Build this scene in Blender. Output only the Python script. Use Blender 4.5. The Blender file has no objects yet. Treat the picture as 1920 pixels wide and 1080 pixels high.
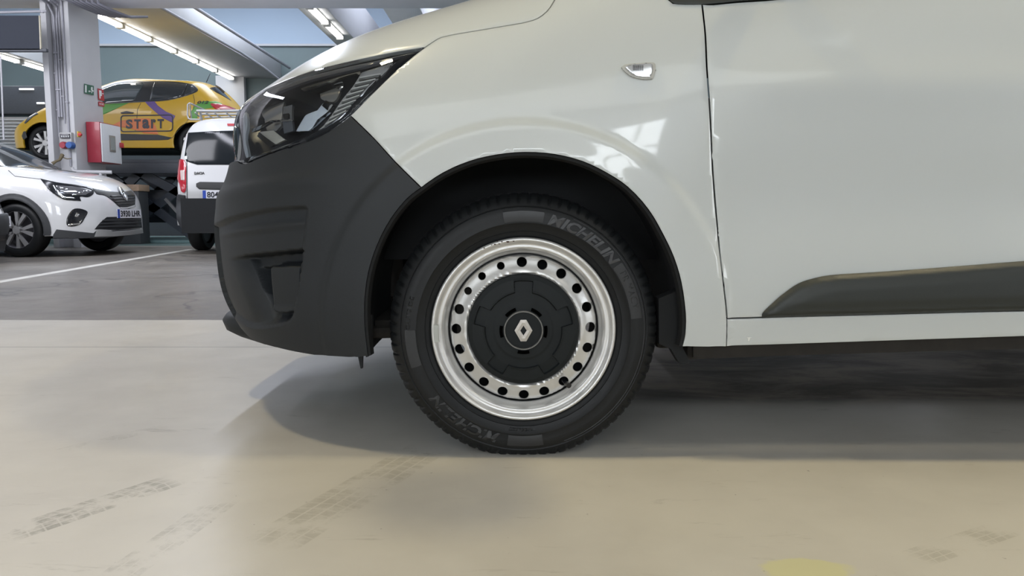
import bpy, bmesh, math, random, time
import numpy as np
from mathutils import Vector, Matrix
from mathutils.geometry import delaunay_2d_cdt
T_START=time.time()
SC=bpy.context.scene; COL=SC.collection
random.seed(4); RNG=np.random.default_rng(7)
# ------------------------------------------------------------------ camera
F=1450.0; H=.578; P=math.atan(146/F); SP,CP=math.sin(P),math.cos(P)
cam=bpy.data.objects.new('camera',bpy.data.cameras.new('camera')); COL.objects.link(cam)
cam.data.sensor_width=36; cam.data.lens=F/1920*36; cam.location=(0,0,H); cam.rotation_euler=(math.pi/2-P,0,0)
cam.data.clip_start=.05; cam.data.clip_end=200
cam.data.dof.use_dof=False; cam.data.dof.focus_distance=1.95; cam.data.dof.aperture_fstop=11
SC.camera=cam
vs=SC.view_settings; vs.view_transform='Standard'; vs.look='None'; vs.gamma=1; vs.use_curve_mapping=False; vs.exposure=0.0
# ------------------------------------------------------------------ world: grey daylight outside the hall
W=bpy.data.worlds.new('world'); SC.world=W; W.use_nodes=True
W.node_tree.nodes['Background'].inputs[0].default_value=(.92,.95,1,1); W.node_tree.nodes['Background'].inputs[1].default_value=.85
def area(name,loc,size,power,col,target=None,sy=None,spread=180):
    l=bpy.data.lights.new(name,'AREA'); l.energy=power; l.color=col; l.size=size
    l.spread=math.radians(spread)
    if sy: l.shape='RECTANGLE'; l.size_y=sy
    o=bpy.data.objects.new(name,l); COL.objects.link(o); o.location=loc
    if target is not None: o.rotation_euler=(Vector(target)-Vector(loc)).to_track_quat('-Z','Y').to_euler()
    return o
# ceiling lamps inferred from shadows, cool strips and added overhead fills, all out of frame
area('ceiling_lamp',(-1.75,1.62,4.0),.22,46,(1,.84,.52))
area('ceiling_lamp',(2.1,1.64,4.0),.30,56,(1,.84,.50))
area('ceiling_lamp',(3.4,.2,4.0),.30,25,(1,.94,.82))
area('overhead_fill',(-.5,-4.2,4.5),8.0,215,(.93,.98,1),target=(-.3,-2.5,0),sy=4.5)  # added overhead fill behind the camera for the van side
area('cool_strip',(-3.1,7.6,4.4),.22,185,(.78,.84,1),sy=5.0)  # stands in for cool rear daylight, split narrow for thin bonnet reflections
area('cool_strip',(-5.6,7.0,4.4),.22,75,(.86,.88,1),sy=5.0)
area('overhead_fill',(-8.5,7.0,4.4),5.0,420,(.92,.93,1),target=(-7.5,12.5,1.0),sy=2.5)  # added fill aimed at the cross beam and column
area('overhead_fill',(-8.0,16.5,6.1),9.0,900,(.82,.90,1),target=(-8,17,0),sy=3.5)  # added fill for the rear bay, standing in for daylight
area('overhead_fill',(-.5,16.5,6.1),5.0,400,(.82,.90,1),target=(-.5,17,0),sy=3.5)  # added fill over the right end of the rear bay

# ------------------------------------------------------------------ maths
def ray(px,py):
    b=540-py
    return np.array([px-960, b*SP+F*CP, b*CP-F*SP])
def at(px,py,D):
    d=ray(px,py); return np.array([0,0,H])+d*(D/d[1])
def proj(p):
    x=p[...,0]; y=p[...,1]; z=p[...,2]-H
    f=y*CP-z*SP; u=y*SP+z*CP
    return 960+F*x/f, 540-F*u/f
def spl(xs,ys):
    xs=np.array(xs,float); ys=np.array(ys,float); n=len(xs); h=np.diff(xs)
    A=np.zeros((n,n)); r=np.zeros(n); A[0,0]=A[-1,-1]=1
    for i in range(1,n-1):
        A[i,i-1]=h[i-1]; A[i,i]=2*(h[i-1]+h[i]); A[i,i+1]=h[i]
        r[i]=3*((ys[i+1]-ys[i])/h[i]-(ys[i]-ys[i-1])/h[i-1])
    c=np.linalg.solve(A,r)
    def f(x):
        x=np.clip(x,xs[0],xs[-1]); i=np.clip(np.searchsorted(xs,x)-1,0,n-2); d=x-xs[i]
        b=(ys[i+1]-ys[i])/h[i]-h[i]*(2*c[i]+c[i+1])/3
        return ys[i]+b*d+c[i]*d*d+(c[i+1]-c[i])/(3*h[i])*d**3
    return f
def sstep(a,b,x):
    t=np.clip((x-a)/(b-a),0,1); return t*t*(3-2*t)
class Skin:
    """closed car skin: local x = length (nose at negative x), y = across (near side 0 .. centre yc), z up"""
    def __init__(s,yc,xn,x1,x2,xt,ys,zt,n=2.6,m=6,zc=.3,nu=(90,150,60),nv=200,ph=(-50,90),M=None):
        a=np.linspace(np.pi/2,0,nu[0],endpoint=False); b=np.linspace(x1,x2,nu[1],endpoint=False); c=np.linspace(0,np.pi/2,nu[2])
        ox=np.concatenate([np.full(len(a),x1),b,np.full(len(c),x2)])
        dx=np.concatenate([-np.sin(a),b*0,np.sin(c)]); dy=np.concatenate([-np.cos(a),b*0-1,-np.cos(c)])
        ph=np.radians(np.linspace(ph[0],ph[1],nv))
        OX,PH=np.meshgrid(ox,ph); DX=np.meshgrid(dx,ph)[0]*np.cos(PH); DY=np.meshgrid(dy,ph)[0]*np.cos(PH); DZ=np.sin(PH)
        def Fn(x,y,z):
            aa=np.maximum((yc-y),0)/np.maximum(yc-ys(x,z),.05)
            bb=np.maximum(np.maximum((x1-x)/np.maximum(x1-xn(z),.02),(x-x2)/np.maximum(xt(z)-x2,.02)),0)
            ab=(aa**n+bb**n)**(1/n)
            cc=np.maximum(z-zc,0)/np.maximum(zt(x,(yc-y))-zc,.05)
            return (ab**m+cc**m)**(1/m)-1
        lo=np.zeros_like(OX)+.01; hi=np.zeros_like(OX)+3.
        for _ in range(34):
            mi=(lo+hi)/2; f=Fn(OX+DX*mi,yc+DY*mi,zc+DZ*mi); lo=np.where(f<0,mi,lo); hi=np.where(f<0,hi,mi)
        T=np.stack([OX+DX*lo,yc+DY*lo,zc+DZ*lo],-1)
        s.setT(T,M,yc)
    def setT(s,T,M,yc):
        s.yc=yc; s.M=np.eye(4) if M is None else np.array(M)
        s.mir=np.linalg.det(s.M[:3,:3])<0
        s.L=T; s.T=T@s.M[:3,:3].T+s.M[:3,3]
        du=np.gradient(s.T,axis=1); dv=np.gradient(s.T,axis=0)
        N=np.cross(du,dv); N/=np.maximum(np.linalg.norm(N,axis=-1,keepdims=True),1e-9)
        c=s.T.reshape(-1,3).mean(0)
        if (N*(s.T-c)).sum()<0: N=-N
        s.N=N; s.px,s.py=proj(s.T)
        s.face=(N*(s.T-np.array([0,0,H]))).sum(-1)<0
        s.nv,s.nu=T.shape[:2]
    def wrapped(s):
        w=object.__new__(Skin); c=int(np.searchsorted(s.L[s.nv//3,:,0],1.9)); A=s.L[:,1:c][:,::-1].copy(); A[...,1]=2*s.yc-A[...,1]
        w.setT(np.concatenate([A,s.L],1),s.M,s.yc); return w
    def bil(s,A,u,v):
        u=np.clip(np.asarray(u,float),0,s.nu-1.0001); v=np.clip(np.asarray(v,float),0,s.nv-1.0001)
        i=u.astype(int); j=v.astype(int); fu=(u-i)[...,None]; fv=(v-j)[...,None]
        if A.ndim==2: fu=fu[...,0]; fv=fv[...,0]
        return (A[j,i]*(1-fu)+A[j,i+1]*fu)*(1-fv)+(A[j+1,i]*(1-fu)+A[j+1,i+1]*fu)*fv
    def uv(s,pts):
        out=[]
        for (x,y) in pts:
            d=(s.px-x)**2+(s.py-y)**2; d=np.where(s.face,d,1e9); j,i=np.unravel_index(np.argmin(d),d.shape)
            u,v=float(i),float(j)
            for _ in range(8):
                e=.5
                p0=np.array([s.bil(s.px,u,v),s.bil(s.py,u,v)]); pu=np.array([s.bil(s.px,u+e,v),s.bil(s.py,u+e,v)]); pu2=np.array([s.bil(s.px,u-e,v),s.bil(s.py,u-e,v)])
                pv=np.array([s.bil(s.px,u,v+e),s.bil(s.py,u,v+e)]); pv2=np.array([s.bil(s.px,u,v-e),s.bil(s.py,u,v-e)])
                J=np.array([pu-pu2,pv-pv2]).T/(2*e)
                try: q=np.linalg.lstsq(J,np.array([x,y])-p0,rcond=.05)[0]
                except Exception: break
                q=np.clip(q,-2,2); u=min(max(u+q[0],i-4,0),i+4,s.nu-1.001); v=min(max(v+q[1],j-4,0),j+4,s.nv-1.001)
            out.append((u,v))
        return np.array(out)
# ------------------------------------------------------------------ materials
MATS={}
def mat(name,col,rough=.5,metal=0,coat=0,var=.06,scale=30,bump=0,emit=None,es=0,spec=.5,alpha=1):
    if name in MATS: return MATS[name]
    m=bpy.data.materials.new(name); m.use_nodes=True; nt=m.node_tree; b=nt.nodes['Principled BSDF']
    b.inputs['Roughness'].default_value=rough; b.inputs['Metallic'].default_value=metal
    b.inputs['Coat Weight'].default_value=coat; b.inputs['Coat Roughness'].default_value=.04
    b.inputs['Specular IOR Level'].default_value=spec
    tc=nt.nodes.new('ShaderNodeTexCoord'); no=nt.nodes.new('ShaderNodeTexNoise'); no.inputs['Scale'].default_value=scale; no.inputs['Detail'].default_value=5
    nt.links.new(tc.outputs['Object'],no.inputs['Vector'])
    mx=nt.nodes.new('ShaderNodeMix'); mx.data_type='RGBA'
    c=np.array(col); mx.inputs[6].default_value=(*np.clip(c*(1-var),0,1),1); mx.inputs[7].default_value=(*np.clip(c*(1+var),0,1),1)
    nt.links.new(no.outputs['Fac'],mx.inputs[0]); nt.links.new(mx.outputs[2],b.inputs['Base Color'])
    if bump:
        bp=nt.nodes.new('ShaderNodeBump'); bp.inputs['Strength'].default_value=bump; bp.inputs['Distance'].default_value=.002
        n2=nt.nodes.new('ShaderNodeTexNoise'); n2.inputs['Scale'].default_value=scale*20; nt.links.new(tc.outputs['Object'],n2.inputs['Vector'])
        nt.links.new(n2.outputs['Fac'],bp.inputs['Height']); nt.links.new(bp.outputs[0],b.inputs['Normal'])
    if emit: b.inputs['Emission Color'].default_value=(*emit,1); b.inputs['Emission Strength'].default_value=es
    MATS[name]=m; return m
def glass(name,tint=(1,1,1),dark=0.0,rough=.0):
    if name in MATS: return MATS[name]
    m=bpy.data.materials.new(name); m.use_nodes=True; nt=m.node_tree; nt.nodes.clear()
    o=nt.nodes.new('ShaderNodeOutputMaterial'); mx=nt.nodes.new('ShaderNodeMixShader'); t=nt.nodes.new('ShaderNodeBsdfTransparent'); g=nt.nodes.new('ShaderNodeBsdfGlossy')
    fr=nt.nodes.new('ShaderNodeFresnel'); fr.inputs[0].default_value=1.5
    no=nt.nodes.new('ShaderNodeTexNoise'); no.inputs['Scale'].default_value=3; ml=nt.nodes.new('ShaderNodeMapRange'); ml.inputs[3].default_value=rough; ml.inputs[4].default_value=rough+.02
    nt.links.new(no.outputs['Fac'],ml.inputs[0]); nt.links.new(ml.outputs[0],g.inputs['Roughness'])
    t.inputs[0].default_value=(*[c*(1-dark) for c in tint],1)
    nt.links.new(fr.outputs[0],mx.inputs[0]); nt.links.new(t.outputs[0],mx.inputs[1]); nt.links.new(g.outputs[0],mx.inputs[2]); nt.links.new(mx.outputs[0],o.inputs[0])
    MATS[name]=m; return m
# ------------------------------------------------------------------ objects
def props(o,label=None,cat=None,group=None,kind=None):
    if label: o['label']=label
    if cat: o['category']=cat
    if group: o['group']=group
    if kind: o['kind']=kind
    return o
def thing(name,loc,label=None,cat=None,group=None,kind=None):
    o=bpy.data.objects.new(name,None); COL.objects.link(o); o.location=loc; o.empty_display_size=.1
    return props(o,label,cat,group,kind)
def wm(o):
    m=Matrix.LocRotScale(o.location,o.rotation_euler,o.scale)
    return (wm(o.parent)@o.matrix_parent_inverse@m) if o.parent else m
def adopt(o,p):
    if p is not None: o.parent=p; o.matrix_parent_inverse=wm(p).inverted()
    return o
def mesh(name,v,f,m,parent=None,smooth=False,normals=None,label=None):
    me=bpy.data.meshes.new(name); v=np.asarray(v,float)
    me.from_pydata([tuple(x) for x in v.tolist()],[],[tuple(int(i) for i in q) for q in f]); me.update()
    if smooth: me.polygons.foreach_set('use_smooth',[True]*len(me.polygons))
    if smooth and normals is None and smooth!=1: me.set_sharp_from_angle(angle=math.radians(smooth))
    if normals is not None:
        nn=np.asarray(normals,float); nn=nn/np.maximum(np.linalg.norm(nn,axis=1,keepdims=True),1e-9)
        me.normals_split_custom_set_from_vertices([tuple(x) for x in nn.tolist()])
    me.materials.append(m); o=bpy.data.objects.new(name,me); COL.objects.link(o)
    if label: o['label']=label
    return adopt(o,parent)
class MB:
    def __init__(s): s.v=[]; s.f=[]
    def add(s,v,f):
        n=len(s.v); s.v+= [tuple(map(float,x)) for x in v]; s.f+=[tuple(i+n for i in q) for q in f]; return s
    def box(s,a,b,bev=0,M=None):
        a=np.minimum(a,b).astype(float) if True else a; b2=np.maximum(a,b); c=(a+b2)/2; h=(b2-a)/2
        if bev<=0:
            v=[(c[0]+i*h[0],c[1]+j*h[1],c[2]+k*h[2]) for i in(-1,1) for j in(-1,1) for k in(-1,1)]
            f=[(0,1,3,2),(4,6,7,5),(0,4,5,1),(2,3,7,6),(0,2,6,4),(1,5,7,3)]
        else:
            bm=bmesh.new(); bmesh.ops.create_cube(bm,size=2); 
            for q in bm.verts: q.co=Vector((c[0]+q.co.x*h[0],c[1]+q.co.y*h[1],c[2]+q.co.z*h[2]))
            bmesh.ops.bevel(bm,geom=bm.edges[:],offset=min(bev,h.min()*.9),segments=2,affect='EDGES',profile=.6)
            bm.verts.ensure_lookup_table(); v=[tuple(q.co) for q in bm.verts]; f=[tuple(q.index for q in p.verts) for p in bm.faces]; bm.free()
        if M is not None: v=[tuple(M@Vector(q)) for q in v]
        return s.add(v,f)
    def tube(s,pts,r,n=10,cap=True):
        pts=[np.array(p,float) for p in pts]; rs=r if hasattr(r,'__len__') else [r]*len(pts); V=[];Fs=[]
        up=None
        for i,p in enumerate(pts):
            t=(pts[min(i+1,len(pts)-1)]-pts[max(i-1,0)]); t/=np.linalg.norm(t)+1e-9
            if up is None: up=np.array([0,0,1.]) if abs(t[2])<.9 else np.array([1.,0,0])
            a=np.cross(t,up); a/=np.linalg.norm(a)+1e-9; b=np.cross(a,t); up=b
            for k in range(n):
                th=2*math.pi*k/n; V.append(p+rs[i]*(math.cos(th)*a+math.sin(th)*b))
        for i in range(len(pts)-1):
            for k in range(n): Fs.append((i*n+k,i*n+(k+1)%n,(i+1)*n+(k+1)%n,(i+1)*n+k))
        if cap: Fs+= [tuple(range(n))[::-1],tuple((len(pts)-1)*n+k for k in range(n))]
        return s.add(V,Fs)
    def prism(s,poly,d,M=None):
        """poly: list of 3d points, d: extrusion vector"""
        n=len(poly); p=[np.array(q,float) for q in poly]; d=np.array(d,float); V=p+[q+d for q in p]
        return s.add(V,[tuple(range(n)),tuple(range(2*n-1,n-1,-1))]+[(i,(i+1)%n,n+(i+1)%n,n+i)[::-1] for i in range(n)])
    def out(s,name,m,parent=None,smooth=False,label=None):
        o=mesh(name,s.v,s.f,m,parent,smooth,label=label)
        bm=bmesh.new(); bm.from_mesh(o.data); bmesh.ops.recalc_face_normals(bm,faces=bm.faces); bm.to_mesh(o.data); bm.free()
        if smooth and smooth!=1: o.data.set_sharp_from_angle(angle=math.radians(smooth))
        return o
def lathe(prof,n,cx,cz,y0,name,m,parent=None,smooth=40,fn=None,a0=0,a1=2*math.pi,label=None):
    """prof: (r, y) list; axis along Y through (cx,cz)"""
    full=abs(a1-a0-2*math.pi)<1e-6; k=n if full else n+1
    th=a0+(a1-a0)*np.arange(k)/n; pr=np.array(prof); R,TH=np.meshgrid(pr[:,0],th,indexing='ij'); Y=np.repeat(pr[:,1:2],k,1)
    if fn is not None: R,Y=fn(R,Y,TH)
    V=np.stack([cx+R*np.cos(TH),y0+Y,cz+R*np.sin(TH)],-1).reshape(-1,3); f=[]
    for i in range(len(prof)-1):
        for j in range(n):
            j2=(j+1)%k; f.append((i*k+j,i*k+j2,(i+1)*k+j2,(i+1)*k+j))
    o=mesh(name,V,f,m,parent,smooth,label=label)
    return o
def curve(pts,n=6,closed=True):
    """catmull-rom through pixel points, a third element marks a corner"""
    p=[np.array(q[:2],float) for q in pts]; c=[len(q)>2 for q in pts]; N=len(p); out=[]
    for i in range(N if closed else N-1):
        a,b=p[i],p[(i+1)%N]
        pa=p[i-1] if (closed or i>0) and not c[i] else a-(b-a); pb=p[(i+2)%N] if (closed or i<N-2) and not c[(i+1)%N] else b+(b-a)
        if c[i] and c[(i+1)%N]:
            for t in range(n): out.append(a+(b-a)*t/n)
            continue
        la=np.linalg.norm(b-a)+1e-9; m0=(b-pa)/(la+np.linalg.norm(a-pa)+1e-9)*la; m1=(pb-a)/(la+np.linalg.norm(pb-b)+1e-9)*la
        for t in range(n):
            t/=n; out.append((2*t**3-3*t*t+1)*a+(t**3-2*t*t+t)*m0+(-2*t**3+3*t*t)*b+(t**3-t*t)*m1)
    if not closed: out.append(p[-1])
    return np.array(out)
def inpoly(pts,poly):
    x,y=pts[:,0],pts[:,1]; c=np.zeros(len(x),bool); n=len(poly)
    for i in range(n):
        x1,y1=poly[i]; x2,y2=poly[(i+1)%n]
        if y1==y2: continue
        k=((y1>y)!=(y2>y))&(x<(x2-x1)*(y-y1)/(y2-y1)+x1); c^=k
    return c
def sdist(pts,poly):
    """signed distance, positive inside"""
    d=np.full(len(pts),1e9); n=len(poly)
    for i in range(n):
        a=poly[i]; e=poly[(i+1)%n]-a; L=(e**2).sum()
        if L<1e-12: continue
        w=pts-a; t=np.clip((w@e)/L,0,1); d=np.minimum(d,np.linalg.norm(w-t[:,None]*e,axis=1))
    return np.where(inpoly(pts,poly),d,-d)
def dens(loop,step):
    out=[]
    for i in range(len(loop)):
        a,b=loop[i],loop[(i+1)%len(loop)]; k=max(1,int(math.ceil(np.linalg.norm(b-a)/step)))
        for t in range(k): out.append(a+(b-a)*t/k)
    return np.array(out)
def cdt(loops,step):
    L=[dens(np.asarray(l,float),step) for l in loops]; allp=np.vstack(L)
    e=[];k=0
    for l in L: e+=[(k+i,k+(i+1)%len(l)) for i in range(len(l))]; k+=len(l)
    lo,hi=L[0].min(0),L[0].max(0); gx=np.arange(lo[0]+step*.5,hi[0],step); gy=np.arange(lo[1]+step*.5,hi[1],step)
    g=np.stack(np.meshgrid(gx,gy),-1).reshape(-1,2)
    ins=np.zeros(len(g),bool)
    for l in L: ins^=inpoly(g,l)
    g=g[ins]
    if len(g):
        keep=np.ones(len(g),bool)
        for c in range(0,len(g),4000):
            q=g[c:c+4000]; d=np.full(len(q),1e9)
            for b in range(0,len(allp),500): d=np.minimum(d,((q[:,None]-allp[None,b:b+500])**2).sum(-1).min(1))
            keep[c:c+4000]=d>(step*.45)**2
        g=g[keep]
    pts=np.vstack([allp,g]) if len(g) else allp
    r=delaunay_2d_cdt([Vector(p) for p in pts.tolist()],e,[],0,1e-7,False)
    V=np.array([tuple(v) for v in r[0]]); T=np.array(r[2]); c=V[T].mean(1)
    ins=np.zeros(len(c),bool)
    for l in L: ins^=inpoly(c,l)
    T=T[ins]; cnt={}
    for t in T:
        for a,b in ((t[0],t[1]),(t[1],t[2]),(t[2],t[0])):
            key=(min(a,b),max(a,b)); cnt.setdefault(key,[]).append((a,b))
    be=[x[0] for x in cnt.values() if len(x)==1]
    return V,T,be
def patch(S,loops,name,m,parent,step=1.0,off=0,thick=.012,gap=.0012,disp=None,geo=False,mirror=False,label=None,edge=.3):
    """a panel cut from skin S by uv outlines, with a turned-in edge"""
    V2,T,be=cdt(loops,step); u,v=V2[:,0],V2[:,1]; p=S.bil(S.T,u,v); N=S.bil(S.N,u,v); N/=np.linalg.norm(N,axis=1,keepdims=True)
    p=p+N*off
    if disp is not None:
        qx,qy=S.bil(S.px,u,v),S.bil(S.py,u,v); fc=S.bil(S.face.astype(float),u,v)
        p=p-N*(disp(np.stack([qx,qy],1),p)*(fc>.5))[:,None]
    e1=p[T[:,1]]-p[T[:,0]]; e2=p[T[:,2]]-p[T[:,0]]; fn=np.cross(e1,e2)
    flip=(fn*N[T[:,0]]).sum()<0
    if flip: T=T[:,::-1]; be=[(b,a) for a,b in be]; fn=-fn
    if geo:
        NN=np.zeros_like(p)
        for k in range(3): np.add.at(NN,T[:,k],fn)
        NN/=np.maximum(np.linalg.norm(NN,axis=1,keepdims=True),1e-12)
    else: NN=N.copy()
    # inward direction at the border
    inw=np.zeros_like(p)
    for a,b in be:
        d=p[b]-p[a]; w=np.cross(N[a],d); w/=np.linalg.norm(w)+1e-12; inw[a]+=w; inw[b]+=w
    k=np.linalg.norm(inw,axis=1)>0; inw[k]/=np.linalg.norm(inw[k],axis=1,keepdims=True)
    p=p+inw*gap
    NN2=NN.copy(); NN2[k]-=inw[k]*edge
    verts=[p]; norms=[NN2]; faces=[tuple(t) for t in T.tolist()]; n=len(p)
    if thick>0 and be:
        bi=sorted({a for e in be for a in e}); ix={a:i for i,a in enumerate(bi)}; nb=len(bi); q=p[bi]
        verts+=[q,q-NN[bi]*thick+inw[bi]*min(.002,thick*.3)]; norms+=[-inw[bi],-inw[bi]]
        faces+=[(n+ix[b],n+ix[a],n+nb+ix[a],n+nb+ix[b]) for a,b in be]
    VV=np.vstack(verts); NV=np.vstack(norms)
    o=None
    if mirror:
        iM=np.linalg.inv(S.M[:3,:3]); L=(VV-S.M[:3,3])@iM.T; n0=len(VV)
        if mirror=='weld': L[:,1]=np.where(L[:,1]>S.yc-.02,S.yc,L[:,1]); VV=L@S.M[:3,:3].T+S.M[:3,3]
        L2=L.copy(); L2[:,1]=2*S.yc-L[:,1]; V3=L2@S.M[:3,:3].T+S.M[:3,3]; Ln=NV@iM.T; Ln[:,1]*=-1; N3=Ln@S.M[:3,:3].T; f3=[tuple(i for i in f[::-1]) for f in faces]
        if mirror=='weld':
            c=np.abs(L[:,1]-S.yc)<1e-6; mp={i:i for i in np.nonzero(c)[0]}; j=n0; keep=[]
            for i in range(n0):
                if not c[i]: mp[i]=j; j+=1; keep.append(i)
            faces=faces+[tuple(mp[i] for i in f) for f in f3]; VV=np.vstack([VV,V3[keep]]); NV=np.vstack([NV,N3[keep]])
        else: o=mesh(name,V3,f3,m,parent,True,N3)
    return mesh(name,VV,faces,m,parent,True,NV,label=label)
def skin_ux(S,x):  # column index of a local x position (straight part)
    j=S.nv//3; return float(np.interp(x,S.L[j,:,0],np.arange(S.nu)))
def skin_uz(S,u,z):
    c=S.bil(S.L[...,2],np.full(S.nv,u),np.arange(S.nv)); return float(np.interp(z,c,np.arange(S.nv)))
def xz(S,pts): return np.array([(skin_ux(S,x),skin_uz(S,skin_ux(S,x),z)) for x,z in pts])
def ring(cx,cy,r,n=16,r2=None,a=0): return np.array([(cx+r*math.cos(t+a),cy+(r2 or r)*math.sin(t+a)) for t in np.linspace(0,2*math.pi,n,endpoint=False)])
FONT=None
def text_mesh(s,size=1,extrude=.05,bold=0,shear=0,spacing=1):
    c=bpy.data.curves.new('text','FONT'); c.body=s; c.size=size; c.extrude=extrude; c.offset=bold; c.shear=shear; c.space_character=spacing; c.resolution_u=3
    o=bpy.data.objects.new('text',c); COL.objects.link(o); dg=bpy.context.evaluated_depsgraph_get(); me=bpy.data.meshes.new_from_object(o.evaluated_get(dg))
    v=np.array([tuple(q.co) for q in me.vertices]); f=[tuple(p.vertices) for p in me.polygons]
    bpy.data.objects.remove(o); bpy.data.curves.remove(c); bpy.data.meshes.remove(me); return v,f
def text_on(s,name,fn,m,parent,w=None,h=None,**k):
    """fn maps unit text coords (x 0..1, y 0..1, depth) to world"""
    v,f=text_mesh(s,**k); lo,hi=v.min(0),v.max(0); v=(v-lo)/np.maximum(hi-lo,1e-9)
    return mesh(name,np.array([fn(*q) for q in v]),f,m,parent)
def lin(c): return tuple(((x/255)/12.92 if x/255<=.04045 else ((x/255+.055)/1.055)**2.4) for x in c)
# ------------------------------------------------------------------ shared materials
WHITE=mat('white car paint',(.535,.56,.55),.30,coat=.6,var=.015,scale=2)
WHITE2=mat('white car paint far',(.62,.62,.62),.3,coat=1,var=.02,scale=2)
PLAST=mat('charcoal textured plastic',(.0125,.0155,.019),.58,var=.12,scale=14,bump=.12,spec=.45)
PLAST2=mat('grey black moulding plastic',(.020,.024,.022),.5,var=.10,scale=8,bump=.06)
DARK=mat('matt black liner',(.006,.007,.008),.85,var=.2)
GLOSSB=mat('gloss black',(.012,.013,.016),.15,coat=.0,var=.1)
RUB=mat('tyre rubber',(.0085,.0095,.0105),.48,var=.25,scale=18,bump=.1,spec=.3)
RUBT=mat('raised tyre lettering rubber',(.055,.057,.062),.5,var=.15,scale=40)
SILV=mat('silver wheel lacquer',(.66,.655,.64),.34,metal=.6,var=.07,scale=25,coat=.25)
CHROME=mat('chrome',(.80,.82,.85),.09,metal=1,var=.03)
DULLC=mat('worn chrome emblem',(.50,.47,.43),.4,metal=.35,var=.22,scale=90)
HUB=mat('black hub cover plastic',(.010,.0125,.0135),.6,var=.12,scale=30,bump=.06,spec=.25)
UNDER=mat('dusty underbody black',(.028,.025,.022),.9,var=.35,scale=30)
LENS=glass('clear headlamp polycarbonate',(.93,.95,.97),.03)
WIN=mat('dark window glass',(.012,.015,.018),.08,var=.1,spec=.3)
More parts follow.
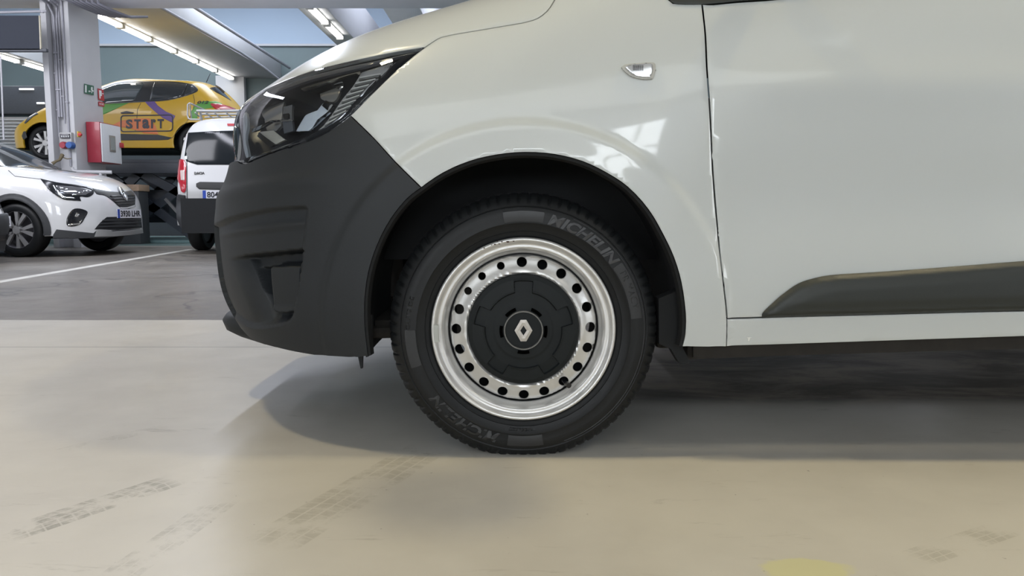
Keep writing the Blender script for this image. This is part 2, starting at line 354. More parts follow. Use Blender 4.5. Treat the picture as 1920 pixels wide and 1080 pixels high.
# ------------------------------------------------------------------ floor
def floor_mat():
    m=bpy.data.materials.new('painted concrete floor'); m.use_nodes=True; nt=m.node_tree; b=nt.nodes['Principled BSDF']; L=nt.links
    def N(t,**k):
        n=nt.nodes.new(t)
        for a,v in k.items(): setattr(n,a,v)
        return n
    tc=N('ShaderNodeTexCoord'); sep=N('ShaderNodeSeparateXYZ'); L.new(tc.outputs['Object'],sep.inputs[0])
    def M(op,a,b_=None,c=None,clamp=False):
        n=N('ShaderNodeMath',operation=op); n.use_clamp=clamp
        for i,q in enumerate((a,b_,c)):
            if q is None: continue
            if isinstance(q,(int,float)): n.inputs[i].default_value=q
            else: L.new(q,n.inputs[i])
        return n.outputs[0]
    def noise(scale,det=6,rough=.6,vec=None,sc=(1,1,1),rot=0,off=(0,0,0),dist=0):
        mp=N('ShaderNodeMapping'); mp.inputs['Scale'].default_value=sc; mp.inputs['Rotation'].default_value=(0,0,rot); mp.inputs['Location'].default_value=off
        L.new(tc.outputs['Object'],mp.inputs[0]); n=N('ShaderNodeTexNoise'); n.inputs['Scale'].default_value=scale; n.inputs['Detail'].default_value=det; n.inputs['Roughness'].default_value=rough; n.inputs['Distortion'].default_value=dist
        L.new(mp.outputs[0],n.inputs['Vector']); return n.outputs['Fac']
    def ramp(f,a,b_): 
        n=N('ShaderNodeMapRange'); n.interpolation_type='SMOOTHSTEP'; n.inputs[1].default_value=a; n.inputs[2].default_value=b_; L.new(f,n.inputs[0]); return n.outputs[0]
    def mix(f,a,b_):
        n=N('ShaderNodeMix',data_type='RGBA'); 
        if isinstance(f,(int,float)): n.inputs[0].default_value=f
        else: L.new(f,n.inputs[0])
        for i,q in ((6,a),(7,b_)):
            if isinstance(q,tuple): n.inputs[i].default_value=(*q,1)
            else: L.new(q,n.inputs[i])
        return n.outputs[2]
    X,Y=sep.outputs[0],sep.outputs[1]
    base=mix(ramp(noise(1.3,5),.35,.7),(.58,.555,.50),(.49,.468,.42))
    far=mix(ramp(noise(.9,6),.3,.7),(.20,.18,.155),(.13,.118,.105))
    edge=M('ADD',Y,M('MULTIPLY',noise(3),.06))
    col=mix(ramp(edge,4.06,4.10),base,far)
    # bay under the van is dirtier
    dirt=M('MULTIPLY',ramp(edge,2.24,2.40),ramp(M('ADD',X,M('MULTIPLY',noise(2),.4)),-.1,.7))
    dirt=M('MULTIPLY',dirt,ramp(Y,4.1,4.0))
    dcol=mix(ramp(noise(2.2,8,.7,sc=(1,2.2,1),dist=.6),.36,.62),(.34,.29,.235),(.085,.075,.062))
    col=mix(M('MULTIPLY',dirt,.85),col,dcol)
    # scuffs along and across
    sc=ramp(noise(7,8,.72,sc=(.45,2.2,1),rot=.25,dist=.4),.60,.72); col=mix(M('MULTIPLY',sc,.50),col,(.24,.22,.18))
    sc=ramp(noise(5,8,.75,sc=(.5,2.6,1),rot=-.35,off=(3,1,0),dist=.8),.63,.76); col=mix(M('MULTIPLY',sc,.5),col,(.70,.69,.66))
    sp=ramp(noise(60,2,.5),.74,.80); col=mix(M('MULTIPLY',sp,.6),col,(.12,.11,.09))
    # joints
    def line(v,at_,w): return ramp(M('ABSOLUTE',M('SUBTRACT',v,at_)),w,w*.4)
    j=M('ADD',line(Y,3.24,.010),line(Y,9.2,.02),clamp=True); col=mix(M('MULTIPLY',j,.55),col,(.12,.11,.09))
    cr=ramp(M('ABSOLUTE',M('SUBTRACT',noise(.35,4,.5,off=(1.2,.3,0)),.5)),.0045,.0015); col=mix(M('MULTIPLY',M('MULTIPLY',cr,.7),ramp(Y,4.2,4.6)),col,(.03,.03,.03))
    # painted bay line
    lx=M('ADD',M('MULTIPLY',Y,-.118),-3.42); lm=M('MULTIPLY',line(M('SUBTRACT',X,lx),0.,.075),ramp(Y,4.2,4.4)); lm=M('MULTIPLY',lm,ramp(noise(8,5),.3,.45))
    lm=M('MULTIPLY',lm,ramp(Y,11.6,11.4)); col=mix(M('MULTIPLY',lm,.9),col,(.66,.64,.58))
    l2=M('MULTIPLY',line(Y,12.35,.06),ramp(X,-4.0,-4.4)); col=mix(M('MULTIPLY',l2,.7),col,(.55,.53,.48))
    # teal painted strip in front of the lift
    tl=M('MULTIPLY',ramp(Y,12.6,12.7),ramp(Y,17,16.9)); col=mix(M('MULTIPLY',tl,.8),col,(.16,.25,.24))
    # yellow paint splash by the camera
    d=M('ADD',M('POWER',M('DIVIDE',M('SUBTRACT',X,.475),.09),2.),M('POWER',M('DIVIDE',M('SUBTRACT',Y,1.20),.045),2.)); d=M('ADD',d,M('MULTIPLY',noise(22),1.0)); col=mix(M('MULTIPLY',ramp(d,1.35,1.05),.7),col,(.62,.60,.30))
    # tyre tread marks: oriented bands of blocks
    def track(x0,y0,x1,y1,w,stren,phase=0):
        nonlocal col
        ln=math.hypot(x1-x0,y1-y0); cx,sy=(x1-x0)/ln,(y1-y0)/ln
        a=M('ADD',M('MULTIPLY',M('SUBTRACT',X,x0),cx),M('MULTIPLY',M('SUBTRACT',Y,y0),sy)); c=M('SUBTRACT',M('MULTIPLY',M('SUBTRACT',Y,y0),cx),M('MULTIPLY',M('SUBTRACT',X,x0),sy))
        u=M('DIVIDE',c,w) # 0..1 across
        inm=M('MULTIPLY',M('MULTIPLY',ramp(u,0,.04),ramp(u,1,.96)),M('MULTIPLY',ramp(a,-.02,.03),ramp(a,ln+.02,ln-.05)))
        rib=ramp(M('ABSOLUTE',M('SUBTRACT',M('FRACT',M('MULTIPLY',u,4)),.5)),.46,.40)
        sk=M('MULTIPLY',M('ABSOLUTE',M('SUBTRACT',u,.5)),.9)
        blk=ramp(M('ABSOLUTE',M('SUBTRACT',M('FRACT',M('ADD',M('DIVIDE',a,.028),sk)),.5)),.47,.40)
        f=M('MULTIPLY',M('MULTIPLY',inm,rib),M('ADD',M('MULTIPLY',blk,.7),.3)); f=M('MULTIPLY',f,ramp(noise(9,6,.7,off=(phase,0,0)),.42,.60))
        col=mix(M('MULTIPLY',f,stren),col,(.20,.185,.13))
    def g(px,py):
        d=ray(px,py); t=-H/d[2]; return d[0]*t,d[1]*t
    pa=g(40,1012); pb=g(345,908); track(*pa,*pb,.085,.75)
    pa=g(250,1090); pb=g(450,940); track(*pa,*pb,.07,.4,3)
    pa=g(560,1030); pb=g(850,842); track(*pa,*pb,.12,.32,5)
    pa=g(120,850); pb=g(320,802); track(*pa,*pb,.05,.3,8)
    pa=g(1750,1060); pb=g(1925,1000); track(*pa,*pb,.06,.3,2)
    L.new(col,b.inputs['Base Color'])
    rg=M('ADD',M('MULTIPLY',noise(4,6),.30),.20); rg=M('ADD',M('ADD',rg,M('MULTIPLY',sc,.1)),M('MULTIPLY',dirt,.25)); L.new(rg,b.inputs['Roughness'])
    bp=N('ShaderNodeBump'); bp.inputs['Strength'].default_value=.15; bp.inputs['Distance'].default_value=.003; L.new(noise(25,6),bp.inputs['Height']); L.new(bp.outputs[0],b.inputs['Normal'])
    b.inputs['Specular IOR Level'].default_value=.45
    return m
fl=mesh('floor',[(-30,-12,0),(30,-12,0),(30,26,0),(-30,26,0)],[(0,1,2,3)],floor_mat()); fl['kind']='structure'
# ------------------------------------------------------------------ the near van: skin
WCX,WCY,WCZ=.0265,1.78,.302
KN=[-0.765,-0.8155,-0.8732,-0.8974,-0.8957,-0.862,-0.8758,-0.9095,-0.9162,-0.917]
KT=[0.967,0.9585,0.9383,0.976,1.0275,1.0855,1.1462,1.2459,1.48,1.80,1.84,1.84]
def van_skin():
    fx=spl([.12,.22,.32,.45,.58,.70,.80,.92,1.1,1.3],KN); ft=spl([-1.0,-.85,-.7,-.55,-.4,-.2,0.,.25,.6,1.1,1.8,3.6],KT)
    def ys(x,z):
        y=1.752+.05*np.clip((.42-z)/.3,0,1.2)**2*.9+.045*np.clip((z-.80)/.4,0,3)**1.6
        r=np.hypot(x-WCX,z-WCZ)
        y=y-.0065*sstep(.484,.464,r)-.002*sstep(.46,.39,r)
        y=y+sstep(.33,.6,x)*(.010*np.exp(-((z-.60)/.11)**2)-.006*np.exp(-((z-.86)/.05)**2))
        return y
    return Skin(2.635,lambda z:fx(np.maximum(z,.12)),-.12,3.2,lambda z:3.45+0*z,ys,lambda x,w:ft(x)+.05*(1-(np.minimum(w,.9)/.9)**2),n=2.5,m=5,zc=.3,nu=(170,330,20),nv=330,ph=(-40,90))
VS=van_skin(); print('skin',round(time.time()-T_START,1))
van=thing('van',(WCX,2.6,0),'white delivery van nearest the camera with charcoal plastic front bumper and steel wheel','van')
def U(px): return VS.uv(px)
def join(*a): return np.vstack([np.atleast_2d(x) for x in a])
# key outlines in the photograph, mapped once onto the skin
ARCH=curve([(690,668),(684,610),(684,560),(691,510),(707,460),(732,412),(762,374),(790,352),(830,325),(880,303),(930,291),(985,286),(1040,290),(1092,303),(1138,325),(1178,352),(1216,394),(1243,440),(1263,483),(1277,530),(1285,590),(1284,628),(1279,650)],3,closed=False)
ARU=U(ARCH)
k352=int(np.argmin(np.hypot(ARCH[:,0]-790,ARCH[:,1]-352)))
LTOP=U(curve([(466,190),(483,178),(497,169),(530,154),(563,141),(597,130),(641,119),(697,107),(741,98),(797,89)],4,closed=False))
LREAR=U(curve([(797,89),(778,103),(741,134),(708,166),(676,198),(657,217)],4,closed=False))
LBOT=U(curve([(657,217),(641,230),(619,245),(590,260),(554,274),(519,285),(486,297),(461,307),(450,306),(444,301)],4,closed=False))
LFRONT=U(curve([(444,301),(440,286),(438,262),(440,235),(445,215),(455,200),(466,190)],4,closed=False))
DIAG=U(curve([(657,217),(700,259),(745,308),(790,352)],4,closed=False))
SEAM=U(curve([(797,89),(810,80),(828,70),(880,60),(940,50),(1000,38),(1025,22),(1042,-4),(1054,-34)],3,closed=False))
GAPL=U(curve([(1316,8),(1322,64),(1325,128),(1331,213),(1336,320),(1348,460),(1355,522),(1363,598),(1362,650)],3,closed=False))
bot=U([(690,668),(655,670),(620,668),(590,666),(560,661),(520,652),(488,643),(467,632)])
uL,vL=bot[-1]; zL=float(VS.bil(VS.L[...,2],uL,vL))
vb=skin_uz(VS,uL*.5,zL+.02); v0=skin_uz(VS,0,zL+.03)
uC,vC=LBOT[-1]; zC=float(VS.bil(VS.L[...,2],uC,vC)); uT,vT=LTOP[0]; zT=float(VS.bil(VS.L[...,2],uT,vT))
def czl(u0,z0,u1,z1,n=8): # line of given height round the nose
    return np.array([(u,skin_uz(VS,u,z)) for u,z in zip(np.linspace(u0,u1,n),np.linspace(z0,z1,n))])
# ---- bumper relief (metres, inward positive)
BIG=curve([(380,430,1),(404,422),(432,409),(499,393),(571,387,1),(575,392),(573,409),(567,461),(561,517),(553,565),(543,598),(511,611),(475,614),(450,604),(415,570),(380,500,1)],5)
POCK=curve([(411,487,1),(470,478),(520,473),(568,468,1),(561,517),(553,565),(543,597),(511,609),(478,612),(462,600),(440,560)],5)
BOX=curve([(456,506,1),(500,498),(558,496,1),(556,540),(550,580),(546,590,1),(520,592),(500,583),(492,562),(480,545)],5)
BHOLE=curve([(456,507,1),(480,504),(487,512),(490,545),(497,572),(486,566),(470,545)],5)
def bump_disp(q,p):
    d=np.zeros(len(q))
    m=(q[:,0]>380)&(q[:,0]<620)&(q[:,1]>370)&(q[:,1]<640)
    if m.any():
        a=q[m]; s=sdist(a,BIG); t=.013*sstep(-1.5,3.5,s)*sstep(0,1,1-np.clip((a[:,1]-470)/1e3,0,1))
        s2=sdist(a,POCK); lx=sstep(418,470,a[:,0]-(a[:,1]-487)*.42)
        ld=sstep(-1.5,2.5,a[:,0]-(a[:,1]-487)*.45-446)
        t=t+sstep(-.5,4,s2)*(.040*lx+.016*ld)*np.clip((612-a[:,1])/36,.0,1)**.7
        s3=sdist(a,BOX); t=t-.050*sstep(-1,4,s3)*sstep(484,495,a[:,0]-(a[:,1]-500)*.10)
        s4=sdist(a,BHOLE); t=t+.035*sstep(0,3,s4)
        d[m]=t
    # crease: the upper panel leans over the lower band, a soft shoulder under the lamp
    yl=np.interp(q[:,0],[400,480,571,680],[372,352,338,334]); d+=-.006*np.exp(-((q[:,1]-yl)/16)**2)*sstep(650,560,q[:,0])
    yl=np.interp(q[:,0],[400,480,575],[441,428,418]); d+=-.004*np.exp(-((q[:,1]-yl)/7)**2)*sstep(575,560,q[:,0])*sstep(395,430,q[:,0])
    return d
bl=join(ARU[:k352+1][::-1],bot[1:],czl(uL*.92,zL+.012,0,zL+.03),czl(0,zC-.01,uC*.96,zC),LBOT[::-1][:-1],DIAG[:-1])
patch(VS,[bl],'front_bumper',PLAST,van,step=1.0*.62,disp=bump_disp,geo=True,thick=.03,gap=.001,mirror='weld',label='charcoal textured plastic bumper corner')
print('bumper',round(time.time()-T_START,1))
# ---- white panels
fen=join(SEAM,U([(1100,-42),(1180,-30),(1243,-12),(1254,0),(1262,6.5)]),GAPL[:-1],U([(1362,650),(1320,651),(1279,650)]),ARU[::-1][1:len(ARU)-k352],DIAG[::-1],LREAR[::-1])
patch(VS,[fen],'front_fender',WHITE,van,step=1.3,thick=.014,gap=.0015,mirror=True)
sl=skin_ux(VS,.30); ux1=skin_ux(VS,1.62); ux0=skin_ux(VS,.50)
hood=join(LTOP,SEAM[1:],xz(VS,[(.16,1.22),(.2,1.25)]),[(sl,VS.nv-1.01)],[(0,VS.nv-1.01)],czl(0,zT+.0,uT*.97,zT))
patch(VS,[hood],'bonnet',WHITE,van,step=2.4,thick=.012,gap=.0018,mirror='weld')
gr=join(czl(0,zT-.005,uT*.97,zT),LFRONT[::-1],czl(uC*.96,zC,0,zC-.01))
patch(VS,[gr],'grille',GLOSSB,van,step=3,off=-.012,mirror='weld')
DOORB=U(curve([(1363,598),(1480,594),(1640,590),(1780,586),(1920,583)],3,closed=False))
def ext(px,x1,z1): return join(px,xz(VS,[(x1,z1)]))
zdb=float(VS.bil(VS.L[...,2],*DOORB[-1])); xdb=float(VS.bil(VS.L[...,0],*DOORB[-1]))
SILLB=U([(1362,650),(1440,647),(1560,643),(1680,639),(1800,635),(1920,631)]); zsb=float(VS.bil(VS.L[...,2],*SILLB[-1]))
TRIMB=U(curve([(1262,7),(1316,9.5),(1380,4),(1440,0),(1500,-6)],3,closed=False)); ztb=float(VS.bil(VS.L[...,2],*TRIMB[-1]))
door=join(GAPL[:-3],DOORB,xz(VS,[(1.62,zdb+.012),(1.62,1.13)]),TRIMB[::-1][:-4])
patch(VS,[door],'front_door',WHITE,van,step=1.5,thick=.012,gap=.0024,mirror=True)
sill=join(DOORB,xz(VS,[(1.62,zdb+.012),(2.35,zdb+.02),(2.35,zsb+.02),(1.62,zsb+.01)]),SILLB[::-1])
patch(VS,[sill],'sill',WHITE,van,step=1.5,thick=.02,gap=.0015,mirror=True)
# behind the door: load bay side, roof, glass
side=join(xz(VS,[(1.63,zdb+.014),(1.63,1.66)]),[(skin_ux(VS,1.0),skin_uz(VS,skin_ux(VS,1.0),1.66)),(skin_ux(VS,.95),VS.nv-1.01),(VS.nu-1.01,VS.nv-1.01)],[(VS.nu-1.01,skin_uz(VS,VS.nu-2,.3))],xz(VS,[(3.15,.3),(3.13,.5),(3.0,.63),(2.84,.67),(2.68,.63),(2.55,.5),(2.5,.3),(2.36,zdb+.02)]))
patch(VS,[side],'load_bay_side',WHITE,van,step=3,mirror='weld',gap=.002)
win=join(xz(VS,[(.62,1.15),(1.0,1.15),(1.6,1.15),(1.6,1.62),(1.02,1.62),(.8,1.45)]))
patch(VS,[win],'side_window',WIN,van,step=3,off=-.01,mirror=True)
ws=join(xz(VS,[(.22,1.24),(.45,1.35)]),xz(VS,[(.7,1.55),(.96,1.70)]),[(skin_ux(VS,.93),VS.nv-1.01),(sl+1,VS.nv-1.01)])
patch(VS,[ws],'windscreen',WIN,van,step=3,mirror='weld')
pil=join(xz(VS,[(.30,1.14),(.58,1.14),(.78,1.46),(1.0,1.64),(1.62,1.64),(1.62,1.66),(.99,1.67),(.72,1.52),(.5,1.36)]))
patch(VS,[pil],'windscreen_pillar',WHITE,van,step=3,mirror=True)
# dark seal under the glass
TT=U(curve([(1246,-22),(1254,1),(1260,6.5),(1270,9.5),(1316,10),(1380,4.5),(1440,0),(1500,-5),(1600,-14)],3,closed=False)); zt2=float(VS.bil(VS.L[...,2],*TT[-1]))
seal=join(TT,xz(VS,[(1.62,zt2+.02),(1.62,zt2+.06)]),U([(1600,-50),(1400,-48),(1300,-48)]))
patch(VS,[seal],'window_seal',PLAST2,van,step=1.5,off=.003,thick=.01)
# moulding on the door
MO=U(curve([(1427,595,1),(1429,586),(1445,570),(1464,553),(1496,531),(1531,520),(1562,515),(1640,510),(1740,503),(1830,496),(1920,489,1)],4,closed=False)); zm=float(VS.bil(VS.L[...,2],*MO[-1]))
mol=join(MO,xz(VS,[(1.60,zm+.03),(1.60,zdb+.016)]),DOORB[::-1][:-2]+np.array([0,.35]))
def mold(q,p):
    s=sdist(q,MOP); return -.013*sstep(0,9,s)-.004*sstep(14,30,s)
MOP=np.array([(1427,596),(1429,586),(1445,570),(1464,553),(1496,531),(1531,520),(1562,515),(1640,510),(1740,503),(1920,489),(2300,462),(2300,574),(1920,582)],float)
patch(VS,[mol],'door_moulding',PLAST2,van,step=.9,off=.004,disp=mold,geo=True,thick=.01,gap=0,label='dark grey plastic rubbing strip')
print('panels',round(time.time()-T_START,1))
# inner walls behind the gaps: underbody, floor pan, liner
mb=MB(); q=[at(1289,645,1.85),at(1920,625,1.85),at(1920,653,1.85),at(1700,660,1.85),at(1465,667,1.85),at(1289,674,1.85)]; q[1][0]=q[2][0]=2.4; q[1][2]+=.03; q[2][2]+=.03; mb.prism(q,(0,.05,0)); mb.prism([at(1300,648,1.835),at(1450,644,1.835),at(1450,664,1.835),at(1300,670,1.835)],(0,.012,0)); mb.out('underbody_rail',UNDER,van,40)
mb=MB(); mb.box((.36,1.9,.235),(3.3,3.35,.30),.01); mb.box((-.62,2.1,.235),(-.45,3.2,.6),.01); mb.out('underbody',UNDER,van)
mb=MB(); mb.box((-.42,1.95,.262),(.0,2.5,.30),.008); mb.tube([(-.38,1.90,.275),(-.1,1.98,.272),(.03,2.05,.25)],.016,8); mb.out('suspension_arm',UNDER,van,40)
# firewalls so no light leaks into the body
mb=MB(); mb.box((.42,1.80,.31),(.44,3.42,1.0)); mb.box((-.46,2.02,.45),(.42,2.04,.90)); mb.box((-.46,3.22,.45),(.42,3.24,.90)); mb.out('bulkhead',DARK,van)
al=VS.bil(VS.T,ARU[:,0],ARU[:,1]); cen=np.array([WCX,0,WCZ]); v=[];f=[]
prof=[(1.0,.004),(.985,.006),(.975,.03),(1.02,.05),(1.03,.22),(1.03,.46)]
for k,(g,dy) in enumerate(prof):
    for p in al: v.append((WCX+(p[0]-WCX)*g,p[1]+dy,WCZ+(p[2]-WCZ)*g))
n=len(al)
for k in range(len(prof)-1):
    for i in range(n-1): f.append((k*n+i,k*n+i+1,(k+1)*n+i+1,(k+1)*n+i))
mesh('wheel_arch_liner',v,f,DARK,van,60); mesh('wheel_arch_liner',[(x,2*2.635-y,z) for x,y,z in v],f,DARK,van,60)
# ribs on the liner right side, mud guard tip below
mb=MB(); mb.prism([at(*q,1.80) for q in [(1235,560),(1283,540),(1285,600),(1279,650),(1291,672),(1291,682),(1275,683),(1266,668),(1258,654),(1236,645)]],(0,.05,0)); mb.out('mud_guard',DARK,van)
mb=MB(); mb.prism([at(*q,1.795) for q in [(671,668),(680,668),(679,691),(676,691)]],(0,.012,0)); mb.prism([at(*q,1.80) for q in [(684,600),(697,590),(697,652),(692,668),(686,670)]],(0,.02,0)); mb.out('bumper_bracket',DARK,van)
# lower lip at the middle of the bumper
v=[];f=[]
for i,y in enumerate(np.linspace(2.24,3.03,26)):
    w=abs(y-2.635)/.395; x=-.89+.18*w**8; 
    for q in [(.03,.352),(0,.345),(-.012,.328),(0,.300),(.03,.285),(.10,.262),(.13,.27)]: v.append((x+q[0],y,q[1]-.075-.014*w))
for i in range(25):
    for k in range(6): f.append((i*7+k,i*7+k+1,(i+1)*7+k+1,(i+1)*7+k))
mesh('bumper_lip',v,f,PLAST,van,50)
# ---- door mirror above the frame
mb=MB(); bm=bmesh.new(); bmesh.ops.create_cube(bm,size=2); bmesh.ops.subdivide_edges(bm,edges=bm.edges[:],cuts=4,use_grid_fill=True)
for q in bm.verts:
    c=q.co; r=1/((abs(c.x)**4+abs(c.y)**4+abs(c.z)**4)**.25); c*=r; q.co=Vector((.60+c.x*(.075+.02*c.z),1.56+c.y*.115,1.27+c.z*.13))
mb.add([tuple(q.co) for q in bm.verts],[tuple(q.index for q in p.verts) for p in bm.faces]); bm.free()
mb.tube([(.58,1.60,1.19),(.57,1.70,1.135),(.56,1.78,1.12)],[.035,.03,.035],10)
mb.out('door_mirror',PLAST2,van,60)
# ---- side repeater lamp
RP=curve([(1163,128,1),(1172,122),(1200,119),(1224,118),(1229,122),(1229,136),(1224,150,1),(1206,151),(1188,147),(1172,138)],3)
ru=U(RP); rc=U([(1200,135)])[0]
rep=patch(VS,[ru],'side_repeater',mat('pale grey lamp frame',(.45,.45,.42),.4),van,step=.5,off=.006,thick=.012,geo=True,label='small indicator lamp in a pale frame')
patch(VS,[rc+(ru-rc)*.80],'repeater_lens',mat('silvery lamp lens',(.62,.63,.64),.08,metal=.7,coat=1),rep,step=.5,off=.010,thick=.006)
for i in range(9):
    x=1186+i*2.2; patch(VS,[U([(x,126),(x+1,126),(x+1,136),(x,136)])],'lens_rib',GLOSSB,rep,step=2,off=.0115,thick=.001,gap=0)
# small dent tab on the sill
patch(VS,[U([(1399,632),(1409,632),(1406,634),(1404,639),(1402,639),(1402,634)])],'sill_notch',mat('pale notch',(.8,.8,.76),.4),van,step=1,off=.002,thick=.002,gap=0)
print('van body',round(time.time()-T_START,1))
cw=xz(VS,[(.08,1.09),(.28,1.10),(.66,1.12),(.82,1.42),(1.04,1.61),(1.0,1.68),(.6,1.46),(.4,1.33),(.14,1.215)])
patch(VS,[cw],'cowl_panel',DARK,van,step=3,off=-.022,thick=.004,mirror=True)
# ------------------------------------------------------------------ headlamp of the near van
OUT=join(LTOP,LREAR[1:],LBOT[1:],LFRONT[1:-1]); oc=U([(590,200)])[0]
v2=dens(OUT,1.5)
lensp=patch(VS,[OUT],'headlamp',LENS,van,step=1.3,off=.002,thick=.004,gap=.003,mirror=True,label='clear pointed headlamp with chrome reflectors')
# bowl behind the lens
pp=VS.bil(VS.T,v2[:,0],v2[:,1]); NN=VS.bil(VS.N,v2[:,0],v2[:,1]); ctr=pp.mean(0); v=[];f=[];n=len(pp)
for g,d in ((1.0,.004),(.985,.02),(.93,.05),(.75,.085),(.0,.10)):
    for p in pp:
        q=ctr+(p-ctr)*g+np.array([.55,.83,-.06])*d; v.append(q)
for k in range(4):
    for i in range(n): f.append((k*n+i,k*n+(i+1)%n,(k+1)*n+(i+1)%n,(k+1)*n+i))
mesh('lamp_housing',v,f,mat('lamp housing black',(.040,.043,.050),.35),lensp,50)
def lp(name,px,m,off,step=1.2,thick=.008,label=None,**k): return patch(VS,[U(np.array([p[:2] for p in px],float)+np.array([500.,280.])*min(off+.008,0))],name,m,lensp,step=step,off=off,thick=thick,gap=0,label=label,**k)
# gloss black frame along the rear and lower edge
fr=join(LREAR[1:],LBOT); 
inn=U(curve([(461,300),(490,290),(540,270),(590,247),(622,230),(645,212),(662,190),(690,164),(720,138),(737,118),(757,104),(781,94)],3,closed=False))
patch(VS,[join(fr[:-4],inn)],'lamp_bezel',GLOSSB,lensp,step=1.2,off=-.004,thick=.006,gap=.001)
top=curve([(462,197),(500,171),(560,145),(640,124),(700,111),(760,98),(778,95),(740,104),(700,117),(660,127),(600,141),(560,153),(510,173),(480,190)],3)
lp('lamp_brow',top,mat('lamp brow dark chrome',(.13,.13,.14),.2,metal=.2),-.006)
lp('lamp_brow_trim',curve([(560,161),(600,148),(650,133),(672,128),(672,130),(650,136),(600,152),(562,164)],3),mat('warm chrome',(.72,.68,.58),.15,metal=1),-.010)
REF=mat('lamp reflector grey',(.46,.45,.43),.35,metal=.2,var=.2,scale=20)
plate=curve([(677,127,1),(737,107,1),(728,122,1),(700,150),(672,180),(650,206),(622,228),(592,243,1),(604,232),(623,206),(640,180),(660,155)],3)
lp('lamp_side_plate',plate,REF,-.022)
for i in range(9):  # silver fins: lit edges and shaded faces put into two colours
    t=i/8; a=np.array([672,141])*(1-t)+np.array([606,232])*t; b=np.array([712,134])*(1-t)+np.array([640,214])*t; b=a+(b-a)*(1-.1*t)
    lp('lamp_fin',[a,b,b+(-3,4.5),a+(-2,4)],mat('lamp fin shade',(.16,.16,.15),.4),-.014,thick=.01)
    lp('lamp_fin_edge',[a+(-.4,-2.2),b+(-.4,-2.2),b,a],mat('lamp fin bright',(.75,.74,.70),.3,metal=.2),-.012,thick=.004)
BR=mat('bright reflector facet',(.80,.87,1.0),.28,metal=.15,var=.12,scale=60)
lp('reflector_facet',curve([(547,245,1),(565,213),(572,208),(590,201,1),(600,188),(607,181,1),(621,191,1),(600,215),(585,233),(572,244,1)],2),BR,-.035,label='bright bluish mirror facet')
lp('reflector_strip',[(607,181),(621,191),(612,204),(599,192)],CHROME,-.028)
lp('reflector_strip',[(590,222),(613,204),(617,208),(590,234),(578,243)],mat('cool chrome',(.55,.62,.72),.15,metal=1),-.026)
# lamp bulb shroud and the grey upper bowl
lp('reflector_bowl',curve([(596,160,1),(622,150),(636,148),(634,163),(624,178),(612,178),(598,172)],3),mat('brown grey bowl',(.26,.25,.23),.35,metal=.2),-.05)
lp('bulb_cap',curve([(624,146),(632,140),(640,142),(642,152),(636,158),(627,154)],3),CHROME,-.03)
lp('reflector_bowl',[(492,190),(528,176),(520,205),(516,232),(506,244),(488,243),(486,215)],mat('mid grey bowl',(.36,.36,.36),.35,metal=.2),-.045)
lp('projector_eye',[(522,208),(533,206),(532,217),(522,218)],GLOSSB,-.035)
lp('projector_shelf',[(500,221),(540,219),(540,223),(500,226)],CHROME,-.035)
lp('reflector_post',[(524,190),(541,186),(541,244),(522,250)],mat('slate bowl',(.13,.14,.16),.3),-.04)
lp('lamp_sill',[(478,246),(505,243),(528,261),(510,270)],mat('warm sill',(.68,.66,.58),.3,metal=.1),-.02)
lp('lamp_sill_edge',[(478,246),(510,270),(500,275),(474,254)],mat('dark sill',(.10,.10,.10),.2,metal=.6),-.018)
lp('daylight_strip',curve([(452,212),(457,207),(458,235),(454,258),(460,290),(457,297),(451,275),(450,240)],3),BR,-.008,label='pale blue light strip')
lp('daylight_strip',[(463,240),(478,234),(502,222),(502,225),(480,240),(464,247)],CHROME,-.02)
lp('chrome_lower_trim',curve([(452,297,1),(480,289),(520,276),(556,262),(570,256),(590,247),(610,236),(645,208),(646,211),(612,240),(590,252),(556,266),(520,280),(480,293),(454,301)],3),CHROME,-.005,thick=.004)
lp('chrome_rear_trim',curve([(672,178),(690,158),(700,148),(703,150),(690,163),(676,180)],3),CHROME,-.003,thick=.004)
def etch(x,y,d):
    a=np.array([715,117.])+(x*41)*np.array([1,-.26])+y*np.array([.8,-4.6]); q=VS.uv([a])[0]; p=VS.bil(VS.T,*q); nn=VS.bil(VS.N,*q); return p+nn*(-.018+d*.001)
text_on('RENAULT','etched_lettering',etch,mat('etched letters',(.55,.53,.5),.3,metal=.4),lensp,bold=.0)
print('lamp',round(time.time()-T_START,1))
# ------------------------------------------------------------------ wheel
Y0=1.775
wh=van; WPARTS=set(van.children)
tp=[(.206,.030),(.209,.014),(.214,.006),(.220,.001),(.226,-.001),(.2275,-.0025),(.229,-.001),(.245,-.006),(.2475,-.0085),(.250,-.0075),(.262,-.009),(.275,-.007),(.283,-.003),(.2845,.001),(.287,.000),(.293,.003),(.300,.008),(.306,.014),(.3105,.021),(.3140,.030),(.3162,.040),(.3172,.052),(.3175,.060),(.311,.061),(.311,.067),(.3177,.068),(.3178,.092),(.311,.093),(.311,.102),(.3178,.103),(.3177,.128),(.311,.129),(.311,.136),(.3172,.137),(.3160,.160),(.3105,.178),(.300,.190),(.262,.204),(.22,.195),(.206,.175)]
def tread(R,Y,TH):
    k=np.clip((R-.294)/.010,0,1)*(Y<.0605)  # shoulder blocks
    ph=(TH*80/(2*math.pi)+(R-.300)*9)%1; g=sstep(.30,.42,ph)*sstep(.72,.60,ph)
    R2=R-.0032*g*k*(1-np.clip((R-.312)/.004,0,1)*.6); Y2=Y+.003*g*k
    k2=(R>.3165)*(Y>.06); ph2=(TH*80/(2*math.pi)+Y*40)%1; R2=R2-.004*k2*(ph2<.12)
    return np.where(WCZ+R2*np.sin(TH)<0.0005,(0.0005-WCZ)/np.minimum(np.sin(TH),-.01),R2),Y2
